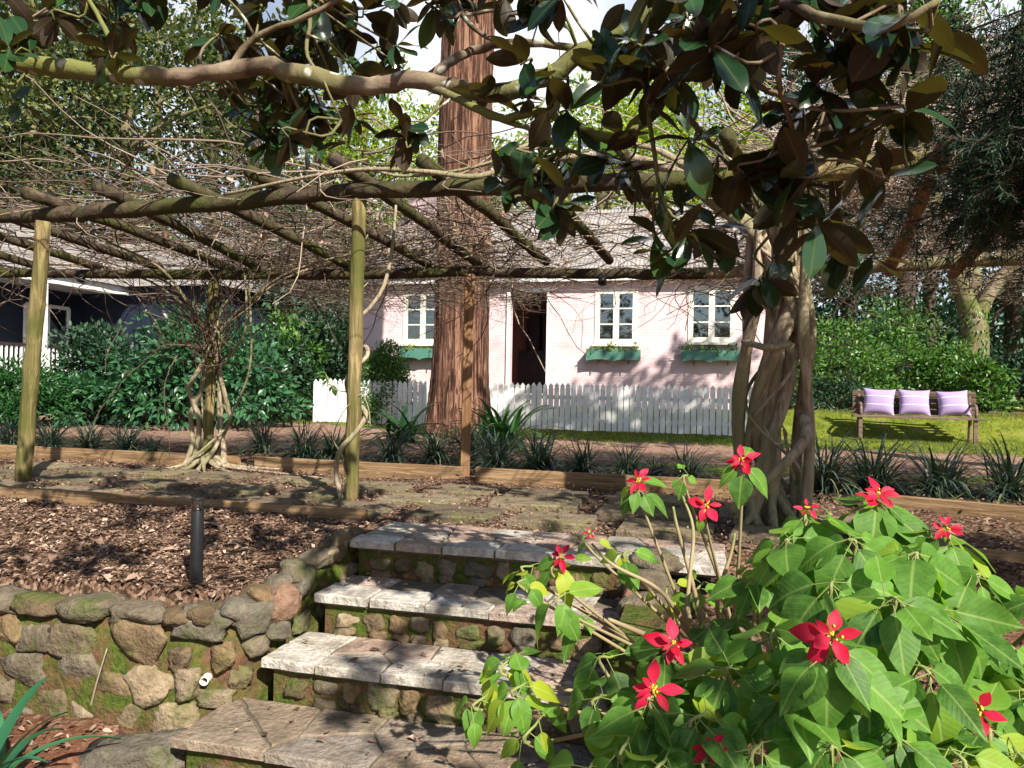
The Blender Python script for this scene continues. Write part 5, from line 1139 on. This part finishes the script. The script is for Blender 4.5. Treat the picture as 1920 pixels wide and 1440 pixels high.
for _ in range(36*12):
    u, v, z = ccs[_ % len(ccs)]+R.normal(size=3)*[.2, .2, .12]
    q = np.array([u, v, z]); dd = (q-EYE) @ FW
    if dd > .3 and (q-EYE) @ UP/dd < .56: continue
    if u-1.9-(z-2.75)*.8 > .3 and v+.1+(z-2.75)*.8 < .55: continue      # the gap the sun comes through
    rosette(q, R.uniform(.13, .19), int(R.integers(5, 8)))
mb.build('limbs', MT['mbark'], mg, True).location = -mg.location
leaves('leaves', T_MAG, np.array(Pp), np.array(Dd), np.array(Nn_), np.array(Ss), MT['magnolia'], mg, np.array(Rr), bend=R.normal(size=len(Pp))*.16, twist=R.normal(size=len(Pp))*.35).location = -mg.location

# ------------------------------------------------------------------ poinsettias
def poinsettia(label, base, tips, seed_stems, yellow=0.):
    """tips: photograph x, y, distance, leaf length, leaves in the whorl, flower size (0 = none)"""
    pt = thing('poinsettia', tuple(base), label, 'flowering shrub', 'poinsettia bushes')
    Pp, Dd, Nn_, Ss, Rr = [], [], [], [], []; mb = MB(); tocam = None
    for ti, (x, y, d, L, k, fs) in enumerate(tips):
        tip = dep(x, y, d); out = unit(np.r_[(tip-base)[:2], .001]); mid = base*.55+tip*.45+np.r_[rdir(1)[0][:2]*.08, -.05]+out*-.08
        P = smooth_path([base+R.normal(size=3)*[.07, .07, 0], mid, tip-np.array([0, 0, .06])+R.normal(size=3)*.01, tip], 16)
        mb.tube(P, np.interp(np.linspace(0, 1, 16), [0, .6, 1], [.0095, .005, .003]), 7, True, np.repeat(np.linspace(.05, 1, 16), 7))
        view = unit(EYE-tip); up = unit(np.array([0, 0, 1.])*.8+view*.55+out*.35); e1 = unit(np.cross(up, [.3, .2, 1.])); e2 = np.cross(up, e1); a0 = R.uniform(0, 6.28)
        for j in range(k):
            a = a0+j*2.4; r_ = e1*math.cos(a)+e2*math.sin(a); t = j/max(k-1, 1); s0 = tip-(P[-1]-P[-4])*t*1.1
            dr = unit(r_+up*(.15-.55*t)+np.array([0, 0, -.28-.25*R.random()])); pet = R.uniform(.02, .045)
            Pp.append(s0+dr*pet); Dd.append(dr+np.array([0, 0, -.12])); Nn_.append(unit(up+R.normal(size=3)*.22)); Ss.append(L*R.uniform(.72, 1.12)*(.75 if j == 0 else 1))
            Rr.append(np.clip(R.beta(1.6, 1.9)*.98+yellow*R.random(), 0, 1)); mb.tube([s0, s0+dr*pet*.6, s0+dr*(pet+.006)], .0014, 5, False, .92)
        for j in range(int(k*.5)):                                    # leaves further down the stem
            i = R.integers(7, 14); s0 = P[i]; a = R.uniform(0, 6.28); dr = unit(np.array([math.cos(a), math.sin(a), -.45])+view*.3)
            if yellow > .3 and R.random() < .5: continue
            Pp.append(s0+dr*.035); Dd.append(dr); Nn_.append(unit(np.array([0, 0, 1.])+view*.4+R.normal(size=3)*.25)); Ss.append(L*R.uniform(.65, 1.05)); Rr.append(np.clip(R.beta(2, 3)*.8+yellow*R.random(), 0, 1)); mb.tube([s0, s0+dr*.02, s0+dr*.04], .0014, 5, False, .85)
        if fs:
            c = tip+up*.012; fu = unit(up*.6+view*.75+R.normal(size=3)*.12); e1 = unit(np.cross(fu, [.1, .3, 1.])); e2 = np.cross(fu, e1); nb = int(R.integers(7, 10)) if fs > .09 else int(R.integers(5, 8))
            bp, bdr, bn, bs = [], [], [], []
            for j in range(nb):
                a = j*2*math.pi/(nb if fs < .09 else 5.3)+R.uniform(-.25, .25); up2 = .12 if j < 5 else .55
                dr = unit(e1*math.cos(a)+e2*math.sin(a)+fu*(up2+R.uniform(-.1, .25))); bp.append(c+dr*.006+fu*.002*j); bdr.append(dr); bn.append(unit(fu-dr*.1+R.normal(size=3)*.12)); bs.append(fs*.58*(1 if j < 5 else .6)*R.uniform(.62, 1.15))
            f = keep(leaves('flower', T_BRA, np.array(bp), np.array(bdr), np.array(bn), np.array(bs), MT['bract'], None, None, True, R.uniform(.8, 1.25, len(bs)), R.normal(size=len(bs))*.22-.06, R.normal(size=len(bs))*.4), pt)
            cm_ = MB()
            for j in range(9 if fs > .07 else 4): add_stone(cm_, c+fu*.01+(e1*R.normal()+e2*R.normal())*.006*(fs/.1), (.0055, .0055, .007), None, 1., .05)
            cm_ = cm_.build('flower_centre', MT['yellow'], None, True); cm_.parent = f
    for pts in seed_stems:
        P = smooth_path([dep(*p) for p in pts], 18); mb.tube(P, np.linspace(.009, .004, 18), 7, True, np.repeat(np.linspace(.1, .9, 18), 7))
    keep(mb.build('stems', MT['poinstem'], None, True), pt)
    keep(leaves('leaves', T_POI, np.array(Pp), np.array(Dd), np.array(Nn_), np.array(Ss), MT['poin'], None, np.array(Rr), wid=R.uniform(.72, 1.12, len(Pp)), bend=R.normal(size=len(Pp))*.17-.05, twist=R.normal(size=len(Pp))*.35), pt)
    return pt
b1 = dep(1530, 1500, 1.95); b1[2] = float(ground_h(b1[0], b1[1]))
big = [(1560, 1200, 1.42, .125, 9, .125), (1230, 1300, 1.6, .125, 8, .092), (1265, 1215, 1.75, .115, 7, .1), (1642, 938, 2.05, .15, 9, .125), (1515, 963, 2.05, .13, 8, .05), (1772, 1000, 1.95, .155, 8, .07), (1832, 1340, 1.5, .12, 8, .075), (1332, 1408, 1.45, .115, 8, .055),
       (1480, 1010, 1.95, .14, 8, 0), (1590, 1010, 1.85, .15, 8, 0), (1700, 1040, 1.8, .15, 8, 0), (1820, 1080, 1.85, .155, 8, 0), (1560, 1090, 1.7, .14, 7, 0), (1660, 1120, 1.6, .145, 8, 0), (1760, 1140, 1.65, .15, 8, 0), (1880, 1200, 1.75, .15, 8, 0), (1420, 1080, 2.0, .12, 7, 0), (1450, 1180, 1.7, .13, 8, 0), (1370, 1250, 1.6, .13, 8, 0), (1480, 1290, 1.5, .13, 8, 0), (1620, 1280, 1.5, .13, 7, 0), (1720, 1240, 1.55, .14, 8, 0), (1330, 1330, 1.5, .125, 8, 0), (1180, 1380, 1.55, .12, 7, 0), (1430, 1390, 1.42, .12, 8, 0), (1560, 1390, 1.4, .12, 7, 0), (1680, 1370, 1.42, .12, 8, 0), (1780, 1400, 1.4, .12, 8, 0), (1900, 1400, 1.45, .12, 8, 0), (1910, 1290, 1.6, .13, 8, 0), (1250, 1420, 1.45, .12, 7, 0), (1130, 1300, 1.7, .11, 6, 0), (1150, 1230, 1.85, .11, 5, 0), (1400, 1150, 2.1, .12, 6, 0), (1340, 1160, 2.2, .11, 5, 0), (1110, 1430, 1.55, .11, 6, 0), (1960, 1120, 1.8, .15, 7, 0)]
poinsettia('large lush poinsettia bush with big green leaves and red flowers at the lower right', b1, big, [])
b2 = dep(1350, 1190, 2.75); b2[2] = float(ground_h(b2[0], b2[1]))+.02
leg = [(1055, 1048, 2.35, .095, 7, .075), (1108, 1003, 2.5, .07, 3, .03), (1200, 905, 2.55, .1, 6, .085), (1325, 952, 2.45, .06, 2, .1), (1390, 868, 2.45, .11, 5, .1), (1290, 890, 2.6, .06, 3, 0), (985, 1085, 2.3, .075, 6, 0), (1000, 1060, 2.4, .07, 4, 0), (960, 1230, 2.0, .085, 7, 0), (985, 1280, 1.9, .09, 7, 0), (1010, 1350, 1.85, .08, 6, 0), (915, 1300, 1.95, .08, 5, 0), (1180, 1030, 2.4, .1, 4, 0), (1060, 1110, 2.2, .13, 4, 0), (1320, 1090, 2.5, .09, 5, 0), (1250, 1100, 2.5, .08, 3, 0), (1430, 1050, 2.5, .1, 5, 0)]
poinsettia('leggy pale stemmed poinsettia leaning over the stone steps with small yellowish leaves', b2, leg, [[(1360, 1210, 2.5), (1345, 1130, 2.4), (1370, 1040, 2.4), (1378, 1000, 2.4)], [(1300, 1200, 2.4), (1240, 1110, 2.35), (1150, 1060, 2.35), (1110, 1020, 2.4)], [(1320, 1190, 2.4), (1300, 1100, 2.4), (1270, 990, 2.45), (1262, 950, 2.45)], [(1330, 1190, 2.4), (1290, 1150, 2.3), (1300, 1000, 2.4), (1280, 930, 2.45)], [(1210, 1190, 2.2), (1150, 1165, 2.15), (1140, 1160, 2.15)]], .45)
